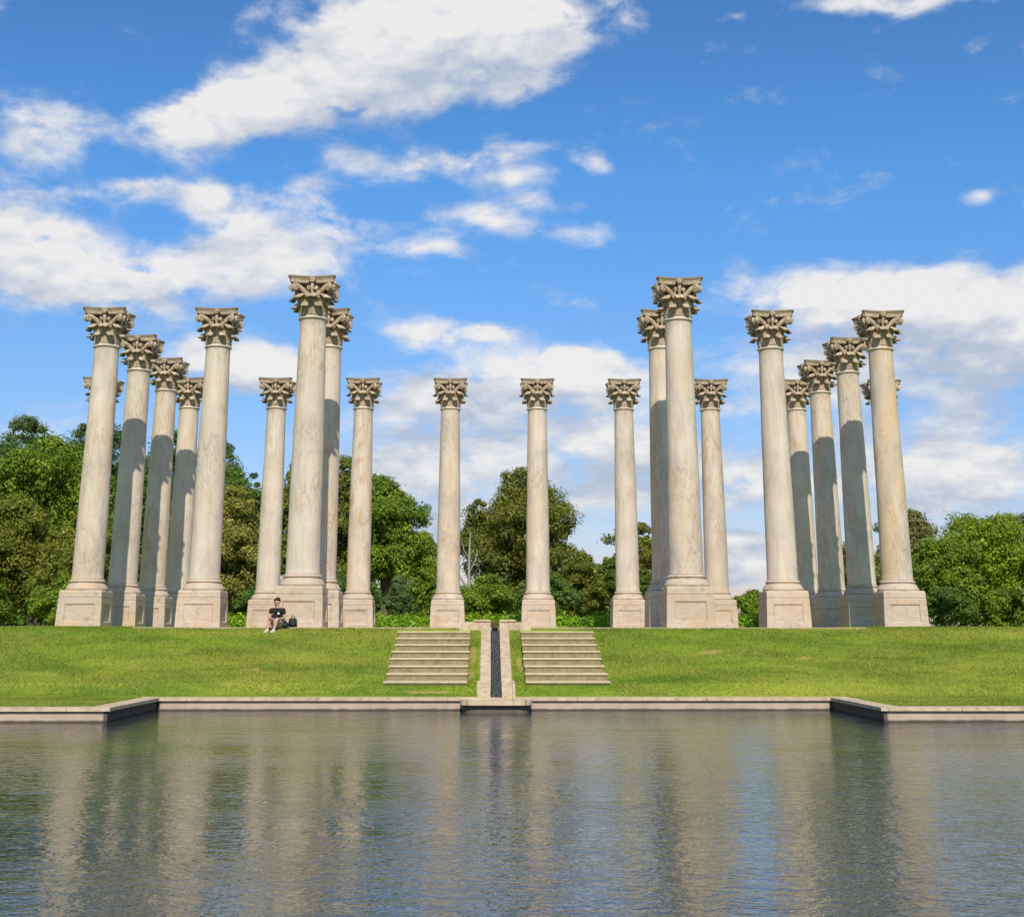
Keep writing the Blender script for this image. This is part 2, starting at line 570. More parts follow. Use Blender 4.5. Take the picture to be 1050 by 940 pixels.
def stone_poolwall():
    """grey pink wall stone, wet and algae black along a band above the water"""
    mt, t, bs, out = new_mat('pool_wall_stone')
    pos = t.node('ShaderNodeNewGeometry').outputs['Position']
    sp = t.node('ShaderNodeSeparateXYZ')
    t.l.new(pos, sp.inputs[0])
    base = t.noise(pos, 2.0, 6, 0.65)
    c = t.mix(t.rng(base, 0.3, 0.7), (0.36, 0.28, 0.215), (0.47, 0.375, 0.29))
    n = t.noise(pos, 4.0, 5)
    zz = t.math('ADD', sp.outputs[2], t.math('MULTIPLY', t.math('SUBTRACT', n, 0.5), 0.05))
    wet = t.rng(zz, -1.845, -1.815, 1, 0)
    c = t.mix(t.math('MULTIPLY', wet, 0.9), c, (0.045, 0.036, 0.028))
    # the two corner return walls: side-on shade and dark stain painted over their whole height
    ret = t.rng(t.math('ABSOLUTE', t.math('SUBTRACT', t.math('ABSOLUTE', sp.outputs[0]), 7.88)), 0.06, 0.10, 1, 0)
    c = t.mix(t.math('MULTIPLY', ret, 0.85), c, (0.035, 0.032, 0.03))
    t.l.new(c, bs.inputs['Base Color'])
    bs.inputs['Roughness'].default_value = 0.75
    bs.inputs['Specular IOR Level'].default_value = 0.25
    bump(t, bs, n, 0.4, 0.02)
    return mt


def lawn_ground():
    mt, t, bs, out = new_mat('lawn_turf')
    pos = t.node('ShaderNodeNewGeometry').outputs['Position']
    c = grass_colour(t, pos)
    t.l.new(c, bs.inputs['Base Color'])
    bs.inputs['Roughness'].default_value = 0.95
    bs.inputs['Specular IOR Level'].default_value = 0.05
    h = t.noise(pos, 9, 6, 0.7)
    bump(t, bs, h, 0.8, 0.06)
    return mt


def grass_colour(t, pos):
    big = t.noise(t.mapping(pos, scale=(0.35, 0.8, 0.8)), 1.0, 4, 0.55, 0.4)
    c = t.mix(t.rng(big, 0.32, 0.68), (0.105, 0.200, 0.016), (0.230, 0.320, 0.030))
    mid = t.noise(t.mapping(pos, scale=(1.0, 2.0, 2.0)), 1.7, 5, 0.65)
    c = t.mix(t.rng(mid, 0.46, 0.76, 0, 0.7), c, (0.35, 0.345, 0.060))
    dk = t.noise(t.mapping(pos, loc=(5, 2, 0), scale=(1.0, 2.2, 2.2)), 3.0, 6, 0.7)
    c = t.mix(t.rng(dk, 0.50, 0.75, 0, 0.45), c, (0.085, 0.165, 0.014))
    hug = t.noise(t.mapping(pos, loc=(9, 4, 0), scale=(0.12, 0.55, 0.5)), 1.0, 3, 0.5, 0.3)
    c = t.mix(t.rng(hug, 0.42, 0.62, 0, 0.6), c, (0.32, 0.335, 0.055))
    wear = t.noise(t.mapping(pos, loc=(1, 8, 0), scale=(0.45, 1.1, 1.0)), 1.3, 5, 0.65, 0.5)
    c = t.mix(t.rng(wear, 0.56, 0.72, 0, 0.5), c, (0.34, 0.29, 0.085))
    lush = t.noise(t.mapping(pos, loc=(3, 2, 5), scale=(0.3, 0.9, 0.8)), 0.9, 4, 0.6, 0.4)
    c = t.mix(t.rng(lush, 0.50, 0.66, 0, 0.6), c, (0.075, 0.165, 0.014))
    # bare earth: small worn places at known spots
    bare = None
    for (bx, by, rx, ry) in BARE:
        q = t.vmath('LENGTH', t.mapping(pos, (bx, by, 0), (0, 0, 0), (rx, ry, 1e4), 'TEXTURE'))
        g = t.rng(q, 0.2, 1.3, 1.0, 0.0)
        bare = g if bare is None else t.math('MAXIMUM', bare, g)
    bn = t.noise(pos, 5.0, 5, 0.7)
    bare = t.rng(t.math('ADD', bare, t.math('MULTIPLY', t.math('SUBTRACT', bn, 0.5), 1.3)), 0.45, 0.75)
    c = t.mix(t.math('MULTIPLY', bare, 0.6), c, (0.42, 0.27, 0.11))
    return c


BARE = [(-0.60, -3.9, 0.13, 1.5), (-0.62, -6.0, 0.13, 0.6), (0.62, -4.9, 0.12, 1.0), (-6.0, -5.6, 0.2, 0.2), (5.7, -3.7, 0.45, 0.3), (6.9, -3.9, 0.25, 0.2), (8.0, -4.4, 0.3, 0.2), (-1.6, -7.15, 0.9, 0.12)]


def blade_mat():
    mt, t, bs, out = new_mat('grass_blade')
    pos = t.node('ShaderNodeNewGeometry').outputs['Position']
    c = grass_colour(t, pos)
    at = t.node('ShaderNodeAttribute', attribute_name='tint')
    c = t.mix(t.math('MULTIPLY', at.outputs['Fac'], 0.55), c, (0.38, 0.40, 0.08))
    bs.inputs['Roughness'].default_value = 0.6
    bs.inputs['Specular IOR Level'].default_value = 0.2
    t.l.new(c, bs.inputs['Base Color'])
    tr = t.node('ShaderNodeBsdfTranslucent')
    t.l.new(c, tr.inputs['Color'])
    mx = t.node('ShaderNodeMixShader')
    mx.inputs[0].default_value = 0.3
    t.l.new(bs.outputs[0], mx.inputs[1])
    t.l.new(tr.outputs[0], mx.inputs[2])
    t.l.new(mx.outputs[0], out.inputs[0])
    return mt


def leaf_mat(name, dark, light, accent=None):
    mt, t, bs, out = new_mat(name)
    at = t.node('ShaderNodeAttribute', attribute_name='tint')
    c = t.mix(at.outputs['Fac'], dark, light)
    if accent:
        c = t.mix(t.rng(at.outputs['Fac'], 0.86, 0.97, 0, 0.8), c, accent)
    t.l.new(c, bs.inputs['Base Color'])
    bs.inputs['Roughness'].default_value = 0.5
    bs.inputs['Specular IOR Level'].default_value = 0.3
    tr = t.node('ShaderNodeBsdfTranslucent')
    t.l.new(t.mix(0.5, c, (0.12, 0.18, 0.01)), tr.inputs['Color'])
    mx = t.node('ShaderNodeMixShader')
    mx.inputs[0].default_value = 0.36
    t.l.new(bs.outputs[0], mx.inputs[1])
    t.l.new(tr.outputs[0], mx.inputs[2])
    t.l.new(mx.outputs[0], out.inputs[0])
    return mt


def water_mat():
    mt, t, bs, out = new_mat('pond_water')
    pos = t.node('ShaderNodeNewGeometry').outputs['Position']
    bs.inputs['Base Color'].default_value = (0.034, 0.042, 0.040, 1)
    bs.inputs['Roughness'].default_value = 0.03
    bs.inputs['IOR'].default_value = 1.40
    bs.inputs['Specular IOR Level'].default_value = 0.5
    a = t.noise(t.mapping(pos, scale=(1.0, 1.35, 1.0)), 2.6, 3, 0.55, 0.8)
    b = t.noise(t.mapping(pos, rot=(0, 0, 0.5), scale=(1.0, 1.25, 1.0)), 6.5, 2, 0.5, 0.9)
    e = t.noise(t.mapping(pos, rot=(0, 0, -0.4), scale=(1.0, 1.2, 1.0)), 17.0, 2, 0.5, 0.6)
    g = t.noise(t.mapping(pos, scale=(0.5, 1.0, 1.0)), 0.40, 3, 0.55)
    sx = t.node('ShaderNodeSeparateXYZ')
    t.l.new(pos, sx.inputs[0])
    # the breeze reaches the right half of the pool more than the sheltered left corner
    breeze = t.rng(sx.outputs[0], -10.0, 6.0, 0.55, 1.1)
    amp = t.math('MULTIPLY', t.rng(g, 0.35, 0.65, 0.6, 1.25), breeze)
    h = t.math('ADD', t.math('ADD', t.math('MULTIPLY', a, 0.0155), t.math('MULTIPLY', b, 0.0085)), t.math('MULTIPLY', e, 0.0022))
    h = t.math('MULTIPLY', h, amp)
    b_ = t.node('ShaderNodeBump')
    b_.inputs['Strength'].default_value = 1.0
    b_.inputs['Distance'].default_value = 1.0
    t.l.new(h, b_.inputs['Height'])
    t.l.new(b_.outputs[0], bs.inputs['Normal'])
    return mt


def bark_mat(name, col):
    mt, t, bs, out = new_mat(name)
    pos = t.node('ShaderNodeNewGeometry').outputs['Position']
    n = t.noise(t.mapping(pos, scale=(6, 6, 1)), 2.0, 5, 0.65)
    t.l.new(t.mix(n, tuple(x * 0.6 for x in col), tuple(x * 1.3 for x in col)), bs.inputs['Base Color'])
    bs.inputs['Roughness'].default_value = 0.9
    bump(t, bs, n, 0.6, 0.03)
    return mt


M = {}
M['shaft'] = stone_shaft()
M['pedestal'] = stone_pedestal()
M['capital'] = stone_capital()
M['bell'] = plain('hollow_shade_stone', (0.15, 0.115, 0.080), 0.95, 0.4, 7, 0.1)  # stain, plus the shade of the leaf hollows put into the bell's colour
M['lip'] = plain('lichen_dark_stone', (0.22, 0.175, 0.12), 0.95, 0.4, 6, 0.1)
M['trim'] = stone_trim()
M['tread'] = plain('worn_step_stone', (0.50, 0.415, 0.27), 0.9, 0.28, 3.5, 0.15)
M['poolwall'] = stone_poolwall()
M['lawn'] = lawn_ground()
M['blade'] = blade_mat()
M['water'] = water_mat()
M['bark'] = bark_mat('grey_brown_bark', (0.11, 0.085, 0.06))
M['deadwood'] = bark_mat('bleached_dead_wood', (0.31, 0.28, 0.23))
M['paving'] = plain('terrace_paving', (0.42, 0.34, 0.24), 0.9, 0.2, 3)
M['riser'] = plain('earth_and_stone_riser', (0.235, 0.195, 0.105), 0.95, 0.6, 7)
M['bed'] = plain('wet_dark_pebbles', (0.045, 0.045, 0.048), 0.35, 0.6, 14, 0.5)

# ------------------------------------------------------------------ ground, pool, water
PROF = [(-400, -1.605), (-12.5, -1.605), (-8.5, -1.595), (-7.45, -1.59), (-7.2, -1.51), (-6.75, -1.30), (-4.0, -0.69), (-1.75, -0.19), (-1.4, -0.095), (-1.0, -0.015), (-0.65, 0.0), (400, 0.0)]
PY = np.array([p[0] for p in PROF]); PZ = np.array([p[1] for p in PROF])


def lawn_z(x, y):
    z = np.interp(y, PY, PZ)
    slope = np.exp(-((np.asarray(y) + 4.0) / 2.2) ** 2)
    z = z + slope * (0.025 * np.sin(x * 0.9 + 0.6) + 0.018 * np.sin(x * 2.3 + y * 1.7) + 0.012 * np.sin(x * 4.7 - y * 3.1))
    # keep the ground under the two flights of steps and beside the channel
    st = np.exp(-((np.abs(x) - 1.65) / 1.15) ** 6)
    return z - 0.03 * st * slope


POOL_X, POOL_N, POOL_S, CORNER_X, SIDE_N = 15.5, -7.8, -39.0, 7.88, -12.1
DECK = -1.58
WATER = -1.87
xs = np.unique(np.concatenate([[-600, -300, -150, -80, -50, -35, -25, -20, -POOL_X - 0.35, POOL_X + 0.35, 20, 25, 35, 50, 80, 150, 300, 600], np.arange(-15.5, 15.6, 0.25), [-CORNER_X, CORNER_X, -0.2, 0.2, -0.3, 0.3, -0.67, 0.67, -0.70, 0.70, -2.72, 2.72, -2.76, 2.76]]))
ys = np.unique(np.concatenate([[-300, -150, -80, -60, -48, POOL_S - 0.35, POOL_S, -33, -28, -24, -20, -16], np.arange(-12.9, 0.3, 0.2), [SIDE_N, POOL_N, -7.7, -7.65, -0.9, -1.30, -1.38, -6.75, -6.8, 1, 3, 6, 10, 15, 20, 30, 45, 60, 80, 120, 200, 400, 900]]))
gx, gy = np.meshgrid(xs, ys)
gz = lawn_z(gx, gy) - 0.004
gz = np.where((np.abs(gx) < 0.26) & (gy > -7.75) & (gy < -0.95), gz - 0.5, gz)        # trench of the channel
gz = np.where((np.abs(gx) > 0.69) & (np.abs(gx) < 2.73) & (gy > -6.78) & (gy < -1.35), gz - 0.2, gz)   # bed of the steps
gv = np.stack([gx, gy, gz], -1).reshape(-1, 3)
nx, ny = len(xs), len(ys)
gf = []
for j in range(ny - 1):
    yc = (ys[j] + ys[j + 1]) / 2
    for i in range(nx - 1):
        xc = (xs[i] + xs[i + 1]) / 2
        inside = (abs(xc) < CORNER_X and POOL_S < yc < POOL_N) or (abs(xc) < POOL_X and POOL_S < yc < SIDE_N)
        if not inside:
            a = j * nx + i
            gf.append((a, a + 1, a + nx + 1, a + nx))
tag(link('ground', np_mesh('ground', gv, np.array(gf), True), None, M['lawn']), kind='structure')

# paving of the terrace under the columns
bm = bmesh.new()
bevel_box(bm, -10.3, 10.6, -0.98, 19.2, -0.10, 0.010, 0.008)
tag(link('pavement', bm_mesh('pavement', bm), None, M['paving']), kind='structure')

# water sheet (only inside the basin)
wv = [(-POOL_X, POOL_S, WATER), (POOL_X, POOL_S, WATER), (POOL_X, SIDE_N, WATER), (CORNER_X, SIDE_N, WATER), (CORNER_X, POOL_N, WATER), (-CORNER_X, POOL_N, WATER), (-CORNER_X, SIDE_N, WATER), (-POOL_X, SIDE_N, WATER)]
tag(link('water', py_mesh('water', wv, [tuple(range(8))]), None, M['water']), kind='structure')

# pool wall and coping, one run around the basin
outline = [(-POOL_X, POOL_S), (POOL_X, POOL_S), (POOL_X, SIDE_N), (CORNER_X, SIDE_N), (CORNER_X, POOL_N), (-CORNER_X, POOL_N), (-CORNER_X, SIDE_N), (-POOL_X, SIDE_N)]


def offset(poly, d):
    """grow a counter-clockwise rectilinear outline by d"""
    n = len(poly)
    res = []
    for i in range(n):
        p0, p1, p2 = Vector(poly[i - 1]), Vector(poly[i]), Vector(poly[(i + 1) % n])
        e1, e2 = (p1 - p0).normalized(), (p2 - p1).normalized()
        n1, n2 = Vector((e1.y, -e1.x)), Vector((e2.y, -e2.x))
        res.append((p1.x + (n1.x + n2.x) * d, p1.y + (n1.y + n2.y) * d))
    return res


def ring(name, d_in, d_out, z0, z1, mat, parent, bev=0.0):
    a, b = offset(outline, d_in), offset(outline, d_out)
    n = len(a)
    v = [(*p, z1) for p in a] + [(*p, z1) for p in b] + [(*p, z0) for p in a] + [(*p, z0) for p in b]
    f = []
    for i in range(n):
        j = (i + 1) % n
        f += [(i, n + i, n + j, j), (i, j, 2 * n + j, 2 * n + i), (n + j, n + i, 3 * n + i, 3 * n + j), (2 * n + i, 2 * n + j, 3 * n + j, 3 * n + i)]
    bm = bmesh.new()
    vv = [bm.verts.new(p) for p in v]
    for q in f: bm.faces.new([vv[k] for k in q])
    if bev:
        es = [e for e in bm.edges if abs(e.verts[0].co.z - e.verts[1].co.z) < 1e-5 and e.calc_face_angle(0) > 1 and e.verts[0].co.z > (z0 + z1) / 2]
        bmesh.ops.bevel(bm, geom=es, offset=bev, segments=2, affect='EDGES')
    return link(name, bm_mesh(name, bm), parent, mat)


pool = tag(empty('pool_wall', (0, 0, 0)), 'low stone retaining wall with pale coping around the dark reflecting pool', 'pool wall')
ring('wall_face', 0.0, 0.30, -2.6, DECK - 0.072, M['poolwall'], pool)
ring('coping', -0.062, 0.40, DECK - 0.072, DECK, M['trim'], pool, 0.014)

# grass: real blades over the bank, thinned with distance from the view
rng = np.random.default_rng(5)


def grass_blades(n, x0, x1, y0, y1, hmin, hmax):
    x = rng.uniform(x0, x1, n); y = rng.uniform(y0, y1, n)
    ok = ~((np.abs(x) < CORNER_X + 0.02) & (y < POOL_N + 0.42)) & (y > SIDE_N + 0.42)
    ok &= ~((np.abs(x) > 0.69) & (np.abs(x) < 2.76) & (y > -6.85) & (y < -1.1))
    ok &= ~(np.abs(x) < 0.43)
    ok &= ~((np.abs(np.abs(x) - CORNER_X) < 0.42) & (y < POOL_N + 0.42))
    ok &= ~((y > -0.99) & (x > -10.35) & (x < 10.65))
    for (bx, by, rx, ry) in BARE:
        ok &= ~((((x - bx) / rx) ** 2 + ((y - by) / ry) ** 2 < 0.55) & (rng.random(n) < 0.8))
    x, y = x[ok], y[ok]
    n = len(x)
    z = lawn_z(x, y) - 0.008
    patch = 0.5 + 0.5 * np.sin(x * 1.3 + 1.7 * np.sin(y * 1.1 + 0.5 * x)) * np.sin(y * 2.1 + x * 0.4)
    h = rng.uniform(hmin, hmax, n) * (0.6 + 0.7 * patch)
    a = rng.uniform(0, 2 * np.pi, n)
    w = rng.uniform(0.006, 0.012, n)
    lean = rng.uniform(0.3, 1.5, n) * h
    la = rng.uniform(0, 2 * np.pi, n)
    p0 = np.stack([x - np.cos(a) * w, y - np.sin(a) * w, z], -1)
    p1 = np.stack([x + np.cos(a) * w, y + np.sin(a) * w, z], -1)
    p2 = np.stack([x + np.cos(la) * lean, y + np.sin(la) * lean, z + h], -1)
    v = np.stack([p0, p1, p2], 1).reshape(-1, 3)
    f = np.arange(3 * n).reshape(-1, 3)
    t = np.clip(rng.normal(0.30, 0.14, n), 0, 1)
    return v, f, np.repeat(t, 3)


gr = [grass_blades(60000, -19, -10.3, -0.9, 3.0, 0.02, 0.06), grass_blades(60000, 10.6, 19, -0.9, 3.0, 0.02, 0.06), grass_blades(400000, -18, 18, -7.5, -0.8, 0.018, 0.055), grass_blades(80000, -17, -7.8, -12.0, -7.4, 0.018, 0.05), grass_blades(80000, 7.8, 17, -12.0, -7.4, 0.018, 0.05)]
gV = np.concatenate([g[0] for g in gr])
offs = np.cumsum([0] + [len(g[0]) for g in gr[:-1]])
gF = np.concatenate([g[1] + o for g, o in zip(gr, offs)])
gT = np.concatenate([g[2] for g in gr])
tag(link('grass', np_mesh('grass', gV, gF, False, gT), None, M['blade']), 'short mown grass on the sloping bank above the pool', 'grass', kind='stuff')

# ------------------------------------------------------------------ columns
H_PED, H_BASE, Z_SH, Z_CAP, Z_TOP = 1.16, 1.50, 1.50, 9.22, 10.40


def pedestal_mesh():
    """battered die with a sunken panel on each face, under a narrower cap block"""
    V, F = [], []

    def hw(z):
        return 0.715 - 0.030 * min(1, z / 0.90)
    zj = 0.90
    # die corners
    def face_pt(side, s, z, inset=0.0):
        h = hw(z) - inset
        c = [(s, -h), (h, s), (-s, h), (-h, -s)][side]
        return (c[0], c[1], z)
    for side in range(4):
        o = len(V)
        zs = [0.0, 0.17, 0.74, zj]
        pw = 0.47
        for z in zs:
            for s in (-hw(z), -pw, pw, hw(z)):
                V.append(face_pt(side, s, z))
        for j in range(3):
            for i in range(3):
                if i == 1 and j == 1: continue
                a = o + j * 4 + i
                F.append((a, a + 1, a + 5, a + 4))
        q = o + 5, o + 6, o + 10, o + 9
        k = len(V)
        for (s, z) in ((-pw + 0.03, 0.20), (pw - 0.03, 0.20), (pw - 0.03, 0.70), (-pw + 0.03, 0.70)):
            V.append(face_pt(side, s, z, 0.036))
        for i in range(4):
            F.append((q[i], q[(i + 1) % 4], k + (i + 1) % 4, k + i))
        F.append((k, k + 1, k + 2, k + 3))
    # cap block: small set-back course, band, splayed top
    rows = [(0.683, zj), (0.668, zj + 0.012), (0.668, zj + 0.03), (0.680, zj + 0.045), (0.672, 1.11), (0.655, 1.145), (0.63, H_PED), ]
    o = len(V)
    for (h, z) in rows:
        V += [(-h, -h, z), (h, -h, z), (h, h, z), (-h, h, z)]
    for j in range(len(rows) - 1):
        for i in range(4):
            a, b = o + j * 4 + i, o + j * 4 + (i + 1) % 4
            F.append((a, b, b + 4, a + 4))
    e = o + (len(rows) - 1) * 4
    F.append((e, e + 1, e + 2, e + 3))
    F.append((o + 3, o + 2, o + 1, o))
    me = py_mesh('pedestal', V, F)
    bm = bmesh.new(); bm.from_mesh(me)
    bmesh.ops.remove_doubles(bm, verts=bm.verts[:], dist=0.0005)
    bmesh.ops.recalc_face_normals(bm, faces=bm.faces[:])
    bm.to_mesh(me); bm.free()
    return me


def arc(r0, z0, r1, z1, bulge, n=6):
    res = []
    for i in range(n + 1):
        s = i / n
        b = math.sin(math.pi * s) * bulge
        res.append((r0 + (r1 - r0) * s + b, z0 + (z1 - z0) * s))
    return res


def base_mesh():
    p = [(0.64, 1.155)] + arc(0.655, 1.165, 0.635, 1.265, 0.022) + [(0.600, 1.33), (0.572, 1.362), (0.548, 1.372), (0.535, 1.385), (0.535, 1.402), (0.548, 1.410)] + arc(0.552, 1.412, 0.548, 1.468, 0.022, 5) + [(0.530, 1.478), (0.516, 1.503)]
    v, f = lathe(p, 56)
    me = py_mesh('base', v, f, True)
    return me


def shaft_mesh(seed):
    rg = np.random.default_rng(seed)
    rows = [(0.512, 1.50), (0.510, 1.53), (0.500, 1.57)]
    for i in range(1, 45):
        s = i / 45
        z = 1.57 + (9.02 - 1.57) * s
        r = 0.500 - 0.098 * (0.35 * s + 0.65 * s ** 1.8)
        rows.append((r, z))
    rows += [(0.404, 9.06), (0.415, 9.10)] + arc(0.43, 9.105, 0.43, 9.175, 0.032, 5) + [(0.415, 9.18), (0.415, 9.22)]
    v, f = lathe(rows, 64)
    v = np.array(v)
    # shallow dents and chips so that the outline is not ruler-straight
    for _ in range(26):
        a = rg.uniform(0, 2 * math.pi); z = rg.uniform(1.6, 9.0)
        da = (np.arctan2(v[:, 1], v[:, 0]) - a + math.pi) % (2 * math.pi) - math.pi
        g = np.exp(-(da / rg.uniform(0.08, 0.35)) ** 2 - ((v[:, 2] - z) / rg.uniform(0.12, 0.6)) ** 2) * rg.uniform(0.004, 0.016)
        rr = np.hypot(v[:, 0], v[:, 1])
        sc = (rr - g) / np.maximum(rr, 1e-6)
        v[:, 0] *= sc; v[:, 1] *= sc
    return py_mesh('shaft', v, f, True)


def bell_mesh():
    p = [(0.40, 9.20), (0.405, 9.28), (0.40, 9.55), (0.41, 9.8), (0.45, 10.02), (0.52, 10.16), (0.56, 10.20), (0.56, 10.235)]
    v, f = lathe(p, 40)
    return py_mesh('capital', v, f, True)


def leaf_shape(h, out, width, tip_drop, seed):
    """one acanthus leaf standing on the bell on the +X side: fluted, lobed, its tip curling outwards"""
    nt, ns = 22, 13
    top, bot = [], []
    for i in range(nt):
        t = i / (nt - 1)
        if t < 0.66:
            s = t / 0.66
            r = 0.425 + 0.05 * s ** 2
            z = h * 0.93 * s
            nr, nz = 1.0, 0.1
        else:
            th = (t - 0.66) / 0.34 * math.pi * 0.98
            cr = out * 0.5
            r = 0.475 + cr * (1 - math.cos(th))
            z = h * 0.93 + tip_drop * math.sin(th) - (0.13 * ((t - 0.66) / 0.34) ** 2)
            nr, nz = math.cos(th), math.sin(th)
        lob = 0.80 + 0.20 * abs(math.cos(t * math.pi * 4.5))
        wd = width * (0.78 + 0.5 * math.sin(min(1, t * 1.15) * math.pi * 0.8)) * lob * (1.0 if t < 0.8 else 1.0 - 0.9 * (t - 0.8))
        for j in range(ns):
            s = (j / (ns - 1)) * 2 - 1
            y = s * wd * 0.5
            flute = 0.022 * math.cos(s * math.pi * 3.0) * (0.4 + 0.6 * t) - 0.055 * s * s * (0.3 + t)
            rr = r + flute
            # wrap around the bell
            ang = y / max(rr, 0.3) * 0.92
            thick = 0.05
            top.append((rr * math.cos(ang) + 0.0, rr * math.sin(ang), 9.225 + z))
            rb = rr - thick * nr
            bot.append((rb * math.cos(ang), rb * math.sin(ang), 9.225 + z - thick * max(nz, 0.0)))
    V = top + bot
    N = nt * ns
    F = []
    for i in range(nt - 1):
        for j in range(ns - 1):
            a = i * ns + j
            F.append((a, a + 1, a + ns + 1, a + ns))
            F.append((N + a, N + a + ns, N + a + ns + 1, N + a + 1))
    for i in range(nt - 1):
        a = i * ns; F.append((a, a + ns, N + a + ns, N + a))
        a = i * ns + ns - 1; F.append((a, N + a, N + a + ns, a + ns))
    for j in range(ns - 1):
        a = j; F.append((a, N + a, N + a + 1, a + 1))
        a = (nt - 1) * ns + j; F.append((a, a + 1, N + a + 1, N + a))
    me = py_mesh('acanthus_leaf', V, F, True)
    bm = bmesh.new(); bm.from_mesh(me)
    bmesh.ops.recalc_face_normals(bm, faces=bm.faces[:])
    bm.to_mesh(me); bm.free()
    return me


def volute_mesh():
    """corner scroll on the +X side: a stalk rising from the bell and rolling up under the abacus horn"""
    parts = []
    for sgn in (-1, 1):
        a0 = sgn * 0.50
        path, rad = [], []
        for i in range(10):
            s = i / 9
            r = 0.46 + 0.275 * s ** 1.8
            a = a0 * (1 - s) ** 1.1 + sgn * 0.075 * s
            path.append((r * math.cos(a), r * math.sin(a), 9.72 + 0.39 * s ** 0.8))
            rad.append(0.060 + 0.022 * s)
        # spiral
        cx, cz = 0.775, 10.04
        for i in range(1, 20):
            th = math.pi / 2 - i * 0.46
            rr = 0.105 * (1 - i / 23)
            path.append((cx + rr * math.cos(th), sgn * (0.06 + 0.02 * i / 20), cz + rr * math.sin(th)))
            rad.append(0.056 - 0.001 * i)
        parts.append(tube(path, rad, 8))
    # core of the scroll
    parts.append(tube([(0.775, -0.10, 10.04), (0.775, 0.10, 10.04)], [0.07, 0.07], 12))
    v, f = merge(parts)
    return py_mesh('volute', v, f, True)


def helix_mesh():
    """the pair of small inner scrolls and the central stalk with its flower at the middle of one side (+X side)"""
    parts = []
    for sgn in (-1, 1):
        path, rad = [], []
        for i in range(8):
            s = i / 7
            r = 0.46 + 0.08 * s
            a = sgn * (0.46 * (1 - s) + 0.17 * s)
            path.append((r * math.cos(a), r * math.sin(a), 9.74 + 0.34 * s))
            rad.append(0.040)
        for i in range(1, 13):
            th = math.pi / 2 + i * 0.5
            rr = 0.062 * (1 - i / 15)
            path.append((0.545 + 0.01 * i / 12, sgn * (0.10 + -rr * math.cos(th)), 10.02 + rr * math.sin(th)))
            rad.append(0.022)
        parts.append(tube(path, rad, 7))
    parts.append(tube([(0.47, 0, 9.70), (0.52, 0, 9.85), (0.56, 0, 10.02), (0.60, 0, 10.16)], [0.03, 0.04, 0.05, 0.06], 8))
    v, f = merge(parts)
    return py_mesh('helix', v, f, True)


def rosette_mesh():
    parts = []
    c = Vector((0.63, 0, 10.275))
    for k in range(6):
        a = 2 * math.pi * k / 6
        p = c + Vector((0, math.cos(a), math.sin(a))) * 0.075
        parts.append(tube([c + Vector((-0.06, 0, 0)) + (p - c) * 0.4, p + Vector((0.02, 0, 0)), p + Vector((0.055, 0, 0)) + (p - c) * 0.25], [0.035, 0.05, 0.02], 7))
    parts.append(tube([c - Vector((0.1, 0, 0)), c + Vector((0.05, 0, 0)), c + Vector((0.075, 0, 0))], [0.05, 0.045, 0.015], 8))
    v, f = merge(parts)
    return py_mesh('rosette', v, f, True)


def abacus_mesh():
    """square slab with four hollow sides and cut corners, moulded edge"""
    def outline_(k, hollow):
        pts = []
        for side in range(4):
            c, s = math.cos(side * math.pi / 2), math.sin(side * math.pi / 2)
            for i in range(13):
                q = i / 12 * 2 - 1
                y = q * 0.66 * k
                x = (0.735 - hollow * (1 - q * q) ** 1.0) * k
                pts.append((x * c - y * s, x * s + y * c))
        return pts
    rows = [(0.90, 10.175, 0.155), (0.93, 10.20, 0.155), (0.935, 10.265, 0.155), (0.95, 10.275, 0.15), (0.955, 10.30, 0.15), (0.985, 10.335, 0.15), (1.0, 10.355, 0.15), (1.0, 10.39, 0.15), (0.985, 10.40, 0.15)]
    V, F = [], []
    n = 52
    for (k, z, hl) in rows:
        V += [(x, y, z) for x, y in outline_(k, hl)]
    for j in range(len(rows) - 1):
        for i in range(n):
            a, b = j * n + i, j * n + (i + 1) % n
            F.append((a, b, b + n, a + n))
    F.append(tuple(reversed(range(n))))
    F.append(tuple(range((len(rows) - 1) * n, len(rows) * n)))
    me = py_mesh('abacus', V, F)
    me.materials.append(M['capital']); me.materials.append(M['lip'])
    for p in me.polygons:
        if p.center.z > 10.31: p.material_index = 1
    return me


PED, BASE, BELL, ABA = pedestal_mesh(), base_mesh(), bell_mesh(), abacus_mesh()
SHAFTS = [shaft_mesh(s) for s in (11, 12, 13, 14)]
LEAF_LOW = leaf_shape(0.36, 0.17, 0.30, 0.06, 1)
LEAF_HIGH = leaf_shape(0.66, 0.23, 0.36, 0.07, 2)
VOL, HEL, ROS = volute_mesh(), helix_mesh(), rosette_mesh()


def erode(me, amount, seed):
    """soften carved stone: every vertex drifts a little"""
    rg = np.random.default_rng(seed)
    co = np.empty(len(me.vertices) * 3, dtype=np.float32)
    me.vertices.foreach_get('co', co)
    co = co.reshape(-1, 3)
    ph = rg.uniform(0, 6.28, 9)
    for ax in range(3):
        co[:, ax] += amount * (np.sin(co[:, 0] * 17 + ph[ax]) * np.sin(co[:, 1] * 19 + ph[ax + 3]) + np.sin(co[:, 2] * 23 + ph[ax + 6] + co[:, 1] * 11)) * 0.6
        co[:, ax] += rg.normal(0, amount * 0.35, len(co))
    me.vertices.foreach_set('co', co.ravel())
    me.update()


for k_, me_ in enumerate((LEAF_LOW, LEAF_HIGH, VOL, HEL, ROS)):
    erode(me_, 0.012, k_)


def part_of(name, me, mat, parent, rz=0.0):
    return link(name, me, parent, mat, (0, 0, 0), (0, 0, rz))


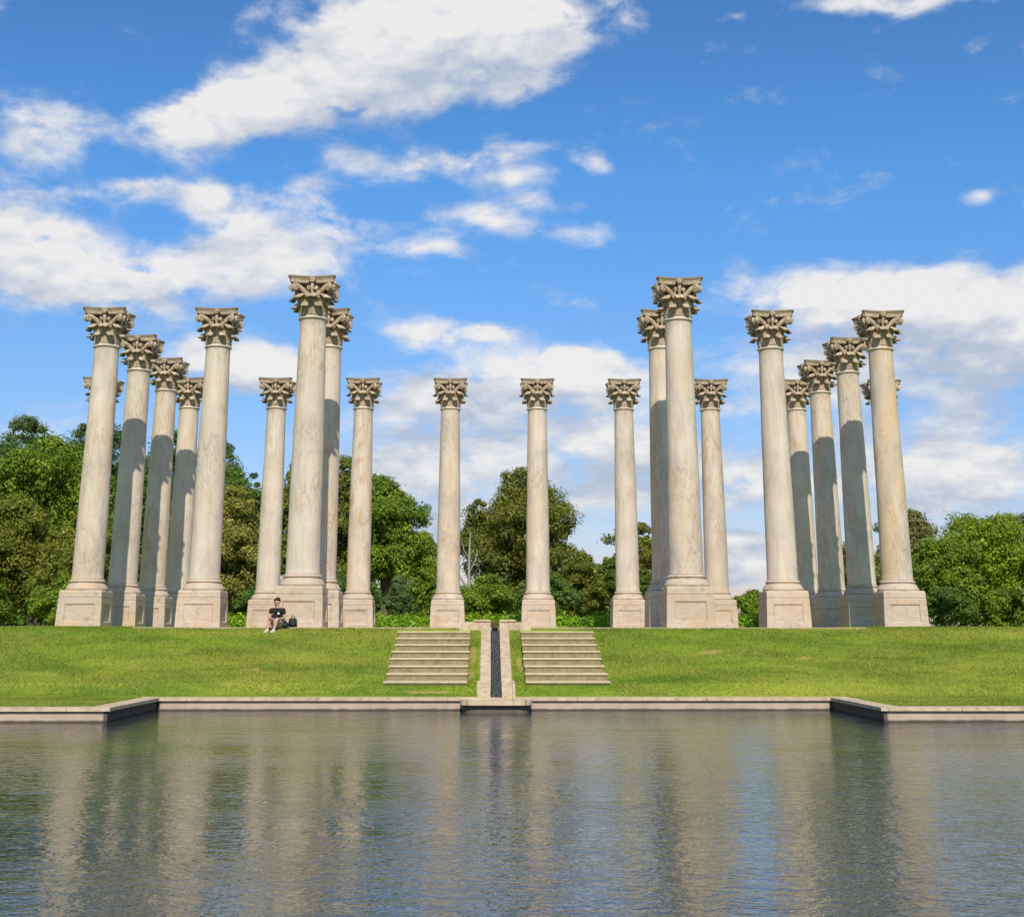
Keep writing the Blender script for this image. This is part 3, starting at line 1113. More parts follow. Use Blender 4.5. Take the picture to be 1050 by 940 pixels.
def make_column():
    t = empty('stone_column')
    part_of('pedestal', PED, M['pedestal'], t)
    part_of('base', BASE, M['pedestal'], t)
    part_of('shaft', SHAFTS[0], M['shaft'], t)
    for s in SHAFTS[1:]:
        if not s.materials: s.materials.append(M['shaft'])
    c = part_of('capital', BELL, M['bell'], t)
    for k in range(8):
        part_of('acanthus_leaf', LEAF_LOW, M['capital'], c, k * math.pi / 4 + math.pi / 8)
        part_of('acanthus_leaf', LEAF_HIGH, M['capital'], c, k * math.pi / 4)
    for k in range(4):
        part_of('volute', VOL, M['capital'], c, k * math.pi / 2 + math.pi / 4)
        part_of('helix', HEL, M['capital'], c, k * math.pi / 2)
        part_of('rosette', ROS, M['capital'], c, k * math.pi / 2)
    part_of('abacus', ABA, M['capital'], c)
    return t


def dup(root):
    r = root.copy(); COL.objects.link(r)
    for ch in root.children:
        c = ch.copy(); COL.objects.link(c); c.parent = r
        for g in ch.children:
            d = g.copy(); COL.objects.link(d); d.parent = c
    return r


S, RW = 3.7647, 4.4371
COLS = [
    (-1.5, 0, 'tall cream column in the very front, beside the black bag, left of the stairs'),
    (1.5, 0, 'tall cream column in the very front, right of the stairs, with a cracked upper shaft'),
    (-3.5, 1, 'cream column at the left end of the colonnade, fully sunlit, leftmost pedestal'),
    (-2.5, 1, 'fully sunlit cream column just left of the seated person, standing alone in the second row'),
    (-1.5, 1, 'half hidden column directly behind the tall front column left of the stairs'),
    (1.5, 1, 'half hidden shaded column directly behind the tall front column right of the stairs'),
    (2.5, 1, 'fully sunlit cream column of the second row with open sky on its left side'),
    (3.5, 1, 'fully sunlit cream column with the rightmost pedestal, nearest the bright green right trees'),
    (-3.5, 2, 'half shaded column second in the left file, right behind the leftmost front column'),
    (3.5, 2, 'half shaded column second in the right file, just left of the rightmost pedestal'),
    (-3.5, 3, 'half shaded column third in the left file, between its two shaded neighbours'),
    (3.5, 3, 'half shaded column third in the right file, with only its upper shaft sunlit'),
    (-4.5, 4, 'far column almost hidden behind the leftmost front column, only capital edges showing'),
    (-3.5, 4, 'half shaded column at the far end of the left file, in the back row'),
    (-2.5, 4, 'slender back row column rising right behind the seated person'),
    (-1.5, 4, 'slender back row column with a green tree on its right, beside the tall front column'),
    (-0.5, 4, 'slender back row column just left of the water channel, rusty near its foot'),
    (0.5, 4, 'slender back row column just right of the water channel, before the big oak'),
    (1.5, 4, 'slender back row column above the right end of the right stairs'),
    (2.5, 4, 'slender back row column with pale sky and a low bush on its right'),
    (3.5, 4, 'half shaded back row column seen between the right file and a sunlit column'),
    (4.5, 4, 'far column almost hidden behind the rightmost sunlit column, only capital edges showing'),
]
col0 = make_column()
for i, (xi, row, lab) in enumerate(COLS):
    o = col0 if i == 0 else dup(col0)
    o.location = (xi * S, row * RW, 0.0)
    o.rotation_euler.z = math.pi if i % 3 == 1 else 0.0
    tag(o, lab, 'column', 'sandstone columns of the open colonnade')
    for ch in o.children:
        if ch.name.startswith('shaft'):
            ch.data = SHAFTS[(i * 7 + i // 3) % 4]
            ch.rotation_euler.z = i * 1.9

# ------------------------------------------------------------------ steps, channel, basin, low walls
def stairs(sgn, label):
    t = tag(empty('staircase', (sgn * 1.67, -3.2, -0.8)), label, 'stairs', 'stone stairs up the grass bank')
    for k in range(8):
        y = -1.50 - k * 0.757
        z = -0.10 - k * 0.1655
        x0, x1 = (0.71, 2.76) if sgn > 0 else (-2.72, -0.68)
        x0 += random.uniform(-0.02, 0.02); x1 += random.uniform(-0.02, 0.02)
        bm = bmesh.new()
        bevel_box(bm, x0, x1, y, y + 0.785, z - 0.044, z, 0.008)
        o = link('tread', bm_mesh('tread', bm), t, M['tread'])
        o.matrix_parent_inverse = Matrix.Translation(-t.location)
        bm = bmesh.new()
        bevel_box(bm, x0 + 0.015, x1 - 0.015, y + 0.035, y + 0.75, z - 0.32, z - 0.046, 0.0)
        o = link('riser', bm_mesh('riser', bm), t, M['riser'])
        o.matrix_parent_inverse = Matrix.Translation(-t.location)
    return t


random.seed(3)
stairs(-1, 'stone stairs up the bank on the left side of the water channel')
stairs(1, 'stone stairs up the bank on the right side of the water channel')


def slope_block(x0, x1, y0, z0, y1, z1, depth, bev=0.012):
    """long block following the bank between (y0,z0) at the top and (y1,z1) at the bottom"""
    bm = bmesh.new()
    vv = [bm.verts.new(p) for p in ((x0, y0, z0), (x1, y0, z0), (x1, y1, z1), (x0, y1, z1), (x0, y0, z0 - depth), (x1, y0, z0 - depth), (x1, y1, z1 - depth), (x0, y1, z1 - depth))]
    for q in ((0, 1, 2, 3), (4, 7, 6, 5), (0, 4, 5, 1), (1, 5, 6, 2), (2, 6, 7, 3), (3, 7, 4, 0)):
        bm.faces.new([vv[i] for i in q])
    if bev:
        bmesh.ops.bevel(bm, geom=bm.edges[:], offset=bev, segments=2, affect='EDGES')
    return bm


ch = tag(empty('water_channel', (0, -3.2, 0)), 'narrow dark water channel between two pale stone kerbs running down the bank', 'channel')
inv = Matrix.Translation((0, 3.2, 0))
for sgn in (-1, 1):
    a, b = sorted((sgn * 0.125, sgn * 0.385))
    bm = slope_block(a, b, -1.32, 0.02, -6.95, -1.235, 0.35)
    link('side_kerb', bm_mesh('side_kerb', bm), ch, M['trim']).matrix_parent_inverse = inv
    a, b = sorted((sgn * 0.135, sgn * 0.45))
    bm = slope_block(a, b, -6.953, -1.225, -7.84, -1.50, 0.40)
    link('end_block', bm_mesh('end_block', bm), ch, M['trim']).matrix_parent_inverse = inv
bm = slope_block(-0.13, 0.13, -1.1, -0.08, -7.85, -1.62, 0.25, 0)
link('channel_bed', bm_mesh('channel_bed', bm), ch, M['bed']).matrix_parent_inverse = inv
# cobbles that break up the water in the channel
pb = []
rg = random.Random(8)
for k in range(140):
    y = -1.3 - 6.4 * k / 140 + rg.uniform(-0.03, 0.03)
    z = -0.08 + (y + 1.1) * (1.54 / 6.75)
    bm_r = rg.uniform(0.03, 0.07)
    c = Vector((rg.uniform(-0.09, 0.09), y, z + 0.005))
    v, f = lathe([(bm_r * math.sin(a) + 1e-4, bm_r * 0.6 * -math.cos(a)) for a in (0.1, 0.8, 1.57, 2.3, 3.04)], 8, 0.006, k)
    pb.append(([Vector(q) + c for q in v], f))
v, f = merge(pb)
o = link('cobbles', py_mesh('cobbles', v, f, True), ch, M['bed'])
o.matrix_parent_inverse = inv
# thin water film sliding down the channel
mt, t, bs, out = new_mat('running_water')
bs.inputs['Base Color'].default_value = (0.06, 0.065, 0.07, 1)
bs.inputs['Roughness'].default_value = 0.08
bs.inputs['IOR'].default_value = 1.33
ps = t.node('ShaderNodeNewGeometry').outputs['Position']
bump(t, bs, t.noise(ps, 14, 4, 0.6, 1.0), 1.0, 0.06)
fv, ff = [], []
for j in range(60):
    y = -1.25 - 6.55 * j / 59
    for i in range(9):
        x = -0.122 + 0.244 * i / 8
        fv.append((x, y, -0.065 + (y + 1.1) * (1.54 / 6.75) + 0.012 * math.sin(j * 1.9 + i * 1.3) + 0.01 * math.sin(j * 0.7 - i * 2.1)))
for j in range(59):
    for i in range(8):
        a = j * 9 + i
        ff.append((a, a + 9, a + 10, a + 1))
link('running_water', py_mesh('running_water', fv, ff, True), ch, mt).matrix_parent_inverse = inv

# spout stone in the gap at the head of the channel
bm = bmesh.new()
bevel_box(bm, -0.085, 0.085, -1.15, -0.95, -0.05, 0.17, 0.04, 3)
tag(link('spout_stone', bm_mesh('spout_stone', bm), None, plain('reddish_dark_stone', (0.09, 0.045, 0.035), 0.6, 0.4, 9)), 'small dark reddish stone in the gap at the head of the channel', 'stone')

for sgn, lab in ((-1, 'low stone wall at the top of the left stairs beside the channel head'), (1, 'low stone wall at the top of the right stairs beside the channel head')):
    a, b = sorted((sgn * 0.125, sgn * 1.02))
    bm = bmesh.new()
    bevel_box(bm, a, b, -1.27, -1.0, -0.25, 0.155, 0.015)
    w_ = tag(empty('low_wall', (sgn * 0.57, -1.13, 0)), lab, 'wall')
    o = link('wall_block', bm_mesh('wall_block', bm), w_, M['trim']); o.matrix_parent_inverse = Matrix.Translation(-w_.location)
    bm = bmesh.new()
    a, b = sorted((sgn * 0.12, sgn * 0.60))
    bevel_box(bm, a, b, -1.30, -0.97, 0.157, 0.215, 0.015)
    o = link('cap_stone', bm_mesh('cap_stone', bm), w_, M['trim']); o.matrix_parent_inverse = Matrix.Translation(-w_.location)

# basin at the foot of the channel
def rounded(x0, x1, y0, y1, r, z, n=8):
    """outline with the two corners on the -Y side rounded"""
    pts = [(x1, y1, z), (x0, y1, z)]
    for i in range(n + 1):
        a = math.pi + i / n * math.pi / 2
        pts.append((x0 + r + r * math.cos(a), y0 + r + r * math.sin(a), z))
    for i in range(n + 1):
        a = 1.5 * math.pi + i / n * math.pi / 2
        pts.append((x1 - r + r * math.cos(a), y0 + r + r * math.sin(a), z))
    return pts


def prism_ring(outer0, inner0, z0, z1):
    bm = bmesh.new()
    n = len(outer0)
    o0 = [bm.verts.new((p[0], p[1], z0)) for p in outer0]; o1 = [bm.verts.new((p[0], p[1], z1)) for p in outer0]
    i0 = [bm.verts.new((p[0], p[1], z0)) for p in inner0]; i1 = [bm.verts.new((p[0], p[1], z1)) for p in inner0]
    for k in range(n):
        j = (k + 1) % n
        bm.faces.new((o0[k], o0[j], o1[j], o1[k])); bm.faces.new((i0[j], i0[k], i1[k], i1[j]))
        bm.faces.new((o1[k], o1[j], i1[j], i1[k])); bm.faces.new((o0[j], o0[k], i0[k], i0[j]))
    return bm


bs_ = tag(empty('stone_basin', (0, -8.2, WATER)), 'small rounded stone basin jutting into the pool at the foot of the channel', 'basin')
binv = Matrix.Translation((0, 8.2, -WATER))
lip_z = -1.60
M['dark_bowl'] = plain('lip_shade_stone', (0.115, 0.093, 0.068), 0.7, 0.4, 6, 0.3)  # shade under the overhanging lip is put into the bowl's dark colour
bm = prism_ring(rounded(-0.83, 0.83, -8.75, -7.85, 0.32, 0), rounded(-0.62, 0.62, -8.55, -7.95, 0.2, 0), lip_z - 0.110, lip_z + 0.002)
link('lip', bm_mesh('lip', bm), bs_, M['trim']).matrix_parent_inverse = binv
bm = prism_ring(rounded(-0.76, 0.76, -8.64, -7.83, 0.28, 0), rounded(-0.60, 0.60, -8.53, -7.97, 0.2, 0), -2.5, lip_z - 0.112)
link('bowl', bm_mesh('bowl', bm), bs_, M['dark_bowl']).matrix_parent_inverse = binv
pts = rounded(-0.61, 0.61, -8.54, -7.96, 0.2, lip_z - 0.06)
link('basin_water', py_mesh('basin_water', pts, [tuple(range(len(pts)))]), bs_, mt).matrix_parent_inverse = binv

# ------------------------------------------------------------------ trees
LM = {
    'deep': leaf_mat('leaves_deep_green', (0.062, 0.119, 0.020), (0.177, 0.271, 0.042)),
    'blue': leaf_mat('leaves_blue_green', (0.057, 0.111, 0.032), (0.190, 0.270, 0.085)),
    'mid': leaf_mat('leaves_mid_green', (0.100, 0.176, 0.014), (0.295, 0.395, 0.035)),
    'bright': leaf_mat('leaves_bright_green', (0.130, 0.215, 0.011), (0.345, 0.450, 0.028)),
    'olive': leaf_mat('leaves_olive', (0.101, 0.136, 0.016), (0.319, 0.335, 0.045), (0.489, 0.361, 0.060)),
    'yellow': leaf_mat('leaves_yellow_olive', (0.147, 0.168, 0.024), (0.472, 0.431, 0.095), (0.590, 0.493, 0.160)),
    'oak': leaf_mat('leaves_oak', (0.100, 0.126, 0.020), (0.287, 0.301, 0.042)),
    'grey': leaf_mat('leaves_grey_olive', (0.136, 0.148, 0.044), (0.299, 0.297, 0.090)),
    'weed': leaf_mat('leaves_fresh_weeds', (0.153, 0.291, 0.012), (0.354, 0.560, 0.028)),
}


def leaves_mesh(rg, centres, radii, per, size, flat=0.75):
    n = len(centres) * per
    c = np.repeat(centres, per, axis=0)
    r = np.repeat(radii, per)
    d = rg.normal(size=(n, 3)); d /= np.linalg.norm(d, axis=1)[:, None]
    rad = rg.random(n) ** (1 / 2.2) * np.where(rg.random(n) < 0.13, rg.uniform(1.0, 1.75, n), 1.0)
    p = c + d * (r * rad)[:, None] * np.array([1, 1, flat])
    nrm = d * 0.8 + np.array([0, -0.1, 0.6]) + rg.normal(size=(n, 3)) * 0.40
    nrm /= np.linalg.norm(nrm, axis=1)[:, None]
    a = np.cross(nrm, rg.normal(size=(n, 3))); a /= np.linalg.norm(a, axis=1)[:, None]
    b = np.cross(nrm, a)
    L = (size * np.exp(rg.normal(-0.1, 0.32, n)))[:, None]
    W = L * rg.uniform(0.40, 0.62, n)[:, None]
    v0 = p - a * L * 0.5
    v1 = p - b * W * 0.5 + nrm * L * 0.08
    v2 = p + a * L * 0.5 - nrm * L * 0.12
    v3 = p + b * W * 0.5 + nrm * L * 0.08
    V = np.stack([v0, v1, v2, v3], 1).reshape(-1, 3)
    V[:, 2] = np.maximum(V[:, 2], 0.03)
    F = np.arange(4 * n).reshape(-1, 4)
    ct = rg.normal(0.48, 0.2, len(centres))
    t = np.clip(np.repeat(ct, per) + rg.normal(0, 0.11, n), 0, 1)
    return V, F, np.repeat(t, 4)


def tree(name, label, kind, x, y, h, r, seed, low=0.06, lobes=11, size=0.26, density=1.0, cat='tree', group='trees behind the colonnade', airy=0.0, ztop=0.30):
    """trunk with limbs, and a crown of leaf clumps gathered into lobes"""
    rg = np.random.default_rng(seed)
    root = tag(empty(name, (x, y, 0)), label, cat, group)
    z0 = h * low
    cz = (z0 + h) / 2; rz = (h - z0) / 2
    # lobes: fill the crown body from the outside in
    lc, lr = [], []
    tries = 0
    while len(lc) < lobes and tries < 4000:
        tries += 1
        d = rg.normal(size=3); d /= np.linalg.norm(d)
        k = rg.uniform(0.30, 0.76)
        wz = d[2] * k
        taper = 1.0 - 0.28 * max(0, wz) ** 1.5
        q = np.array([d[0] * k * r * taper, d[1] * k * r * taper, cz + wz * rz])
        rad = r * rg.uniform(0.34, 0.50)
        rad = min(rad, rz * 0.6)
        if all(np.linalg.norm((q - o) / np.array([1, 1, rz / r])) > 0.36 * (rad + s) for o, s in zip(lc, lr)):
            lc.append(q); lr.append(rad)
    top = np.array([rg.uniform(-0.15, 0.15) * r, rg.uniform(-0.15, 0.15) * r, h - r * ztop])
    lc.append(top); lr.append(r * ztop * 0.98)
    lc.append(top * np.array([0.5, 0.5, 1]) - np.array([0, 0, r * 0.42])); lr.append(r * 0.46)
    lc.append(np.array([0, 0, cz + 0.15 * rz])); lr.append(min(r, rz) * 0.6)
    lc.append(np.array([0, 0, cz - 0.35 * rz])); lr.append(min(r, rz) * 0.6)
    lc = np.array(lc); lr = np.array(lr)
    # clumps on the surfaces of the lobes
    cc, cr = [], []
    for q, s in zip(lc, lr):
        m_ = max(6, int(10.5 * density * (s / 1.0) ** 1.45 + 6))
        d = rg.normal(size=(m_, 3)); d /= np.linalg.norm(d, axis=1)[:, None]
        d[:, 2] = np.abs(d[:, 2]) * np.where(rg.random(m_) < 0.78, 1, -1)
        cc.append(q + d * s * rg.uniform(0.55, 1.0, m_)[:, None] * np.array([1, 1, 0.85]))
        cr.append(np.full(m_, s) * rg.uniform(0.22, 0.42, m_) + 0.12)
    # a few sprays that leave the outline
    m_ = max(5, int(lobes * 0.9))
    d = rg.normal(size=(m_, 3)); d[:, 2] = np.abs(d[:, 2]) * 0.9; d /= np.linalg.norm(d, axis=1)[:, None]
    cc.append(np.array([0, 0, cz]) + d * np.array([r, r, rz]) * rg.uniform(0.70, 0.90, m_)[:, None])
    cr.append(rg.uniform(0.18, 0.34, m_) * (0.5 + r * 0.16))
    cc = np.concatenate(cc); cr = np.concatenate(cr)
    cc[:, 2] = np.clip(cc[:, 2], 0.15, None)
    size = size * 0.72
    per = int(88 * (0.26 / size) ** 1.35)
    V, F, T = leaves_mesh(rg, cc, cr, per, size)
    link('crown', np_mesh('crown', V, F, False, T), root, LM[kind])
    # trunk and limbs
    parts = []
    tr_h = z0 + (h - z0) * 0.45
    tr = 0.045 * r + 0.012 * h
    bend = rg.uniform(-0.25, 0.25, 2)
    parts.append(tube([(0, 0, -0.15), (0, 0, 0.2), (bend[0] * 0.4, bend[1] * 0.4, tr_h * 0.5), (bend[0], bend[1], tr_h), (bend[0] * 1.4, bend[1] * 1.4, h * 0.8)], [tr * 1.5, tr * 1.1, tr * 0.9, tr * 0.65, tr * 0.18], 9))
    for q in lc[:9]:
        s = rg.uniform(0.25, 0.9)
        st = np.array([bend[0] * s, bend[1] * s, max(0.3, min(tr_h * s + 0.2 * h * low, q[2] - 0.2))])
        mid = (st + q) / 2 + np.array([0, 0, 0.12 * r])
        parts.append(tube([st, mid, q, q + (q - st) * 0.15], [tr * 0.45, tr * 0.32, tr * 0.18, tr * 0.06], 6))
    v, f = merge(parts)
    link('trunk', py_mesh('trunk', v, f, True), root, M['bark'])
    return root


TREES = [
    # name, label, leaf kind, x, y, h, r, low, lobes, size
    ('broadleaf_tree', 'tall blue green tree at the left edge, its top standing above the others', 'blue', -30.2, 47, 13.4, 3.7, 0.05, 15, 0.258),
    ('broadleaf_tree', 'tall blue green tree rising just behind the leftmost front column', 'blue', -26.6, 50, 13.5, 3.9, 0.05, 14, 0.258),
    ('broadleaf_tree', 'dark green tree showing between the columns of the left file', 'deep', -21.4, 48, 12.6, 3.5, 0.05, 14, 0.258),
    ('broadleaf_tree', 'dark green rounded tree top right of the left second row column', 'deep', -16.4, 44, 11.2, 3.4, 0.05, 14, 0.241),
    ('broadleaf_tree', 'wide mid green tree at the left edge in front of the taller trees', 'mid', -26.0, 40, 11.3, 4.9, 0.04, 18, 0.258),
    ('broadleaf_tree', 'mid green tree behind the left file of columns', 'deep', -21.0, 39, 9.7, 3.6, 0.04, 15, 0.241),
    ('broadleaf_tree', 'olive green tree low at the left edge, touching the bank', 'olive', -25.0, 31, 6.6, 3.1, 0.02, 15, 0.189),
    ('broadleaf_tree', 'olive green tree with yellowish leaf tips beside the leftmost pedestal', 'olive', -20.6, 30, 6.0, 2.7, 0.02, 14, 0.189),
    ('broadleaf_tree', 'yellow green tree behind the shaded columns of the left file', 'yellow', -16.8, 33, 6.1, 2.3, 0.02, 12, 0.189),
    ('broadleaf_tree', 'pale yellow olive tree between the left second row column and the seated person', 'yellow', -13.4, 32, 7.4, 2.2, 0.02, 13, 0.189),
    ('broadleaf_tree', 'olive tree seen in slivers beside the tall front column on the left', 'olive', -10.9, 38, 9.3, 2.3, 0.03, 12, 0.215),
    ('broadleaf_tree', 'tall olive green tree between the half hidden column and the back row', 'oak', -8.7, 42, 10.1, 2.6, 0.05, 12, 0.224),
    ('broadleaf_tree', 'full mid green tree filling the gap left of the central columns', 'mid', -6.0, 38, 8.6, 2.6, 0.04, 14, 0.215),
    ('broadleaf_tree', 'small distant green tree left of the rusty central column', 'mid', -4.2, 50, 6.1, 1.9, 0.03, 9, 0.215),
    ('big_oak', 'large rounded olive green oak standing alone behind the two central columns', 'oak', 1.7, 43, 9.7, 3.9, 0.07, 20, 0.215),
    ('broadleaf_tree', 'low olive tree at the right foot of the big oak', 'oak', 5.1, 40, 4.4, 1.9, 0.02, 10, 0.189),
    ('broadleaf_tree', 'dark olive tree behind the column above the right stairs', 'oak', 8.9, 46, 6.6, 2.2, 0.03, 11, 0.206),
    ('broadleaf_tree', 'small dark tree between the big oak and the column above the right stairs', 'deep', 6.8, 41, 4.1, 1.5, 0.02, 9, 0.189),
    ('broadleaf_tree', 'grey olive tree with loose crown beside the rightmost sunlit column', 'grey', 28.1, 52, 7.8, 2.8, 0.05, 13, 0.215),
    ('broadleaf_tree', 'grey olive tree seen between the shafts of the right file', 'grey', 22.9, 47, 5.7, 2.5, 0.03, 12, 0.206),
    ('broadleaf_tree', 'large bright green tree at the right edge behind the bank', 'bright', 27.5, 36, 6.1, 3.2, 0.03, 17, 0.206),
    ('broadleaf_tree', 'bright green low tree just right of the rightmost pedestal', 'mid', 23.7, 32, 4.6, 2.3, 0.02, 13, 0.189),
    ('broadleaf_tree', 'bright green tree leaving the frame at the right edge, nearest the viewer', 'bright', 30.2, 32, 5.0, 2.7, 0.02, 13, 0.189),
    ('broadleaf_tree', 'grey olive tree behind the bright green tree at the right edge', 'grey', 33.5, 48, 7.4, 3.0, 0.04, 13, 0.215),
]
for i, (nm, lab, kd, x, y, h, r, low, lb, sz) in enumerate(TREES):
    tree(nm, lab, kd, x, y, h, r, 100 + i, low, lb, sz)

SHRUBS = [
    ('shrub', 'bushy green shrub on the crest under the large bright green right tree', 'mid', 28.6, 31, 1.9, 1.5, 8, 0.2),
    ('shrub', 'bright leafy shrub on the crest at the far right edge of the frame', 'bright', 31.2, 30, 1.8, 1.5, 8, 0.2),
    ('shrub', 'round green shrub on the crest between the rightmost pedestal and the right edge', 'mid', 25.6, 30, 1.8, 1.4, 8, 0.2),
    ('shrub', 'leafy shrub on the crest at the far left edge of the frame', 'mid', -25.2, 29, 1.9, 1.5, 8, 0.2),
    ('small_conifer', 'small bluish pointed shrub in front of the dark tree left of centre', 'blue', -4.8, 32, 2.7, 0.9, 6, 0.138),
    ('shrub', 'bright green shrub at the left foot of the big oak', 'mid', -0.4, 34, 2.9, 1.8, 9, 0.172),
    ('shrub', 'dark green shrub in front of the big oak, right of its trunk', 'deep', 2.9, 35, 3.0, 1.9, 9, 0.172),
    ('shrub', 'green shrub right beside the column above the right stairs', 'deep', 9.0, 36, 3.1, 1.5, 8, 0.172),
    ('shrub', 'lone low green bush against pale sky, left of a front right pedestal', 'mid', 16.2, 46, 2.4, 1.3, 8, 0.172),
    ('shrub', 'dark shrub behind the pedestals of the right file', 'deep', 20.0, 43, 3.3, 1.8, 9, 0.172),
    ('shrub', 'dark green shrub at the foot of the tree left of the central columns', 'deep', -7.4, 32, 3.0, 1.7, 9, 0.172),
    ('shrub', 'dark shrub behind the yellow olive tree and the seated person', 'deep', -11.6, 31, 2.7, 1.6, 9, 0.172),
    ('shrub', 'dark shrub low behind the pedestals of the left file', 'deep', -16.4, 29.5, 2.5, 1.6, 9, 0.172),
    ('shrub', 'dark green shrub at the left edge just above the bank', 'mid', -25.0, 27.5, 2.4, 1.8, 9, 0.172),
    ('shrub', 'green shrub left of the leftmost pedestal just above the bank', 'mid', -20.4, 27, 2.3, 1.7, 9, 0.172),
    ('shrub', 'low green shrub at the right edge just above the bank', 'mid', 27.0, 29, 2.3, 1.9, 9, 0.172),
    ('shrub', 'low dark shrub beside the rightmost pedestal at the crest', 'deep', 22.9, 29, 2.0, 1.4, 8, 0.172),
    ('shrub', 'small green shrub between the big oak and the dark central shrub', 'mid', -2.8, 37, 2.8, 1.5, 8, 0.172),
]
for i, (nm, lab, kd, x, y, h, r, lb, sz) in enumerate(SHRUBS):
    tree(nm, lab, kd, x, y, h, r, 300 + i, 0.0, lb, sz, 1.0, 'shrub', 'shrubs behind the colonnade')

# bleached dead tree at the left of the oak
parts = []
parts.append(tube([(0, 0, -0.1), (0.02, 0, 1.6), (-0.05, 0, 3.4), (-0.02, 0, 5.2), (0.03, 0, 6.1)], [0.15, 0.12, 0.10, 0.06, 0.02], 8))
parts.append(tube([(0.0, 0, 2.3), (-0.5, 0.05, 3.1), (-1.05, 0.1, 3.9), (-1.4, 0.1, 4.6)], [0.09, 0.075, 0.05, 0.015], 7))
parts.append(tube([(-0.03, 0, 3.5), (0.35, 0.1, 4.3), (0.5, 0.1, 5.0)], [0.06, 0.04, 0.012], 6))
parts.append(tube([(-0.6, 0.05, 3.2), (-1.2, -0.1, 3.3), (-1.6, -0.1, 3.7)], [0.04, 0.028, 0.01], 6))
parts.append(tube([(-0.04, 0, 4.4), (-0.4, 0.1, 5.0), (-0.55, 0.1, 5.7)], [0.04, 0.028, 0.01], 6))
v, f = merge(parts)
v = [Vector(q) * 0.86 for q in v]
dt = tag(empty('dead_tree', (-1.25, 37.5, 0)), 'bare bleached dead tree with forked limbs at the left side of the big oak', 'tree')
link('trunk', py_mesh('trunk', v, f, True), dt, M['deadwood'])

# fresh weeds along the back of the lawn: one uncountable mass
rg = np.random.default_rng(77)
n = 900
cx = np.concatenate([rg.uniform(-14.0, 12, 620), rg.uniform(12, 17.5, 280)])
cyy = rg.uniform(25, 31, n)
hh = rg.uniform(0.25, 0.95, n) * (0.6 + 0.4 * np.sin(cx * 0.8) ** 2)
V, F, T = leaves_mesh(rg, np.stack([cx, cyy, hh * 0.55], -1), np.full(n, 0.5) * rg.uniform(0.7, 1.2, n), 60, 0.16, 0.9)
nb = 1700
bx = np.concatenate([rg.uniform(-75, 18.5, 1200), rg.uniform(27, 85, 500)])
V2, F2, T2 = leaves_mesh(rg, np.stack([bx, rg.uniform(76, 88, nb), rg.uniform(0.3, 3.4, nb)], -1), rg.uniform(0.8, 1.5, nb), 60, 0.45, 0.8)
tag(link('distant_wood', np_mesh('distant_wood', V2, F2, False, T2), None, LM['deep']), 'low distant wood closing the gaps between the tree trunks', 'wood', kind='stuff')
tag(link('undergrowth', np_mesh('undergrowth', V, F, False, T), None, LM['weed']), 'bright green weeds growing along the back of the terrace', 'undergrowth', kind='stuff')

# ------------------------------------------------------------------ the seated person and the bags
def skin_mesh(name, joints, edges, radii, parent, mat, root=0, sub=2):
    me = bpy.data.meshes.new(name)
    me.from_pydata([tuple(j) for j in joints], edges, [])
    o = link(name, me, parent, mat)
    sk = o.modifiers.new('skin', 'SKIN')
    sk.use_smooth_shade = True
    for i, r in enumerate(radii):
        d = me.skin_vertices[0].data[i]
        d.radius = (r, r) if not isinstance(r, tuple) else r
        d.use_root = (i == root)
    ss = o.modifiers.new('smooth', 'SUBSURF')
    ss.levels = sub; ss.render_levels = sub
    return o


SKIN = plain('skin', (0.44, 0.255, 0.18), 0.55, 0.06, 12)
BLACK = plain('black_cotton', (0.014, 0.013, 0.014), 0.9, 0.3, 20)
SHORT = plain('pale_shorts', (0.52, 0.44, 0.40), 0.9, 0.08, 20)
SHOE = plain('white_shoe', (0.52, 0.50, 0.46), 0.6, 0.06, 20)
HAIR = plain('dark_hair', (0.018, 0.012, 0.009), 0.6, 0.3, 30)
BAG = plain('black_nylon', (0.018, 0.018, 0.02), 0.6, 0.3, 20)
WHITE = plain('white_print', (0.70, 0.66, 0.58), 0.8, 0.05, 20)

# seat at the origin, facing -Y and turned to the viewer's left; sits on the edge with knees drawn up
PX, PY_, PZ_ = -6.17, -1.05, 0.02
per = tag(empty('person', (PX, PY_, PZ_), R(-8)), 'person in black t-shirt, pale shorts and white shoes sitting on the crest of the bank', 'person')
J = [(0, 0.02, 0.10),            # 0 pelvis
     (0, 0.00, 0.24), (0.0, -0.03, 0.38), (0, -0.05, 0.475),   # 1 waist 2 chest 3 upper chest
     (0, -0.055, 0.545), (-0.01, -0.075, 0.60), (-0.015, -0.09, 0.67), (-0.015, -0.085, 0.735),  # 4 neck 5 jaw 6 head 7 crown
     (-0.165, -0.05, 0.455), (-0.20, -0.13, 0.26), (-0.13, -0.33, 0.245), (-0.10, -0.39, 0.25),   # 8 shoulder 9 elbow 10 wrist 11 palm (viewer's left)
     (0.165, -0.05, 0.455), (0.225, -0.06, 0.25), (0.15, -0.25, 0.215), (0.115, -0.31, 0.225),       # 12.. viewer's right
     (-0.085, 0.0, 0.10), (-0.115, -0.36, 0.215), (-0.15, -0.42, -0.03), (-0.155, -0.44, -0.115), (-0.165, -0.54, -0.135),   # 16 hip 17 knee 18 calf.. 19 ankle 20 toe
     (0.085, 0.0, 0.10), (0.085, -0.37, 0.215), (0.045, -0.43, -0.03), (0.04, -0.45, -0.115), (0.03, -0.55, -0.135)]
E_ = [(0, 1), (1, 2), (2, 3), (3, 4), (4, 5), (5, 6), (6, 7), (3, 8), (8, 9), (9, 10), (10, 11), (3, 12), (12, 13), (13, 14), (14, 15),
      (0, 16), (16, 17), (17, 18), (18, 19), (19, 20), (0, 21), (21, 22), (22, 23), (23, 24), (24, 25)]
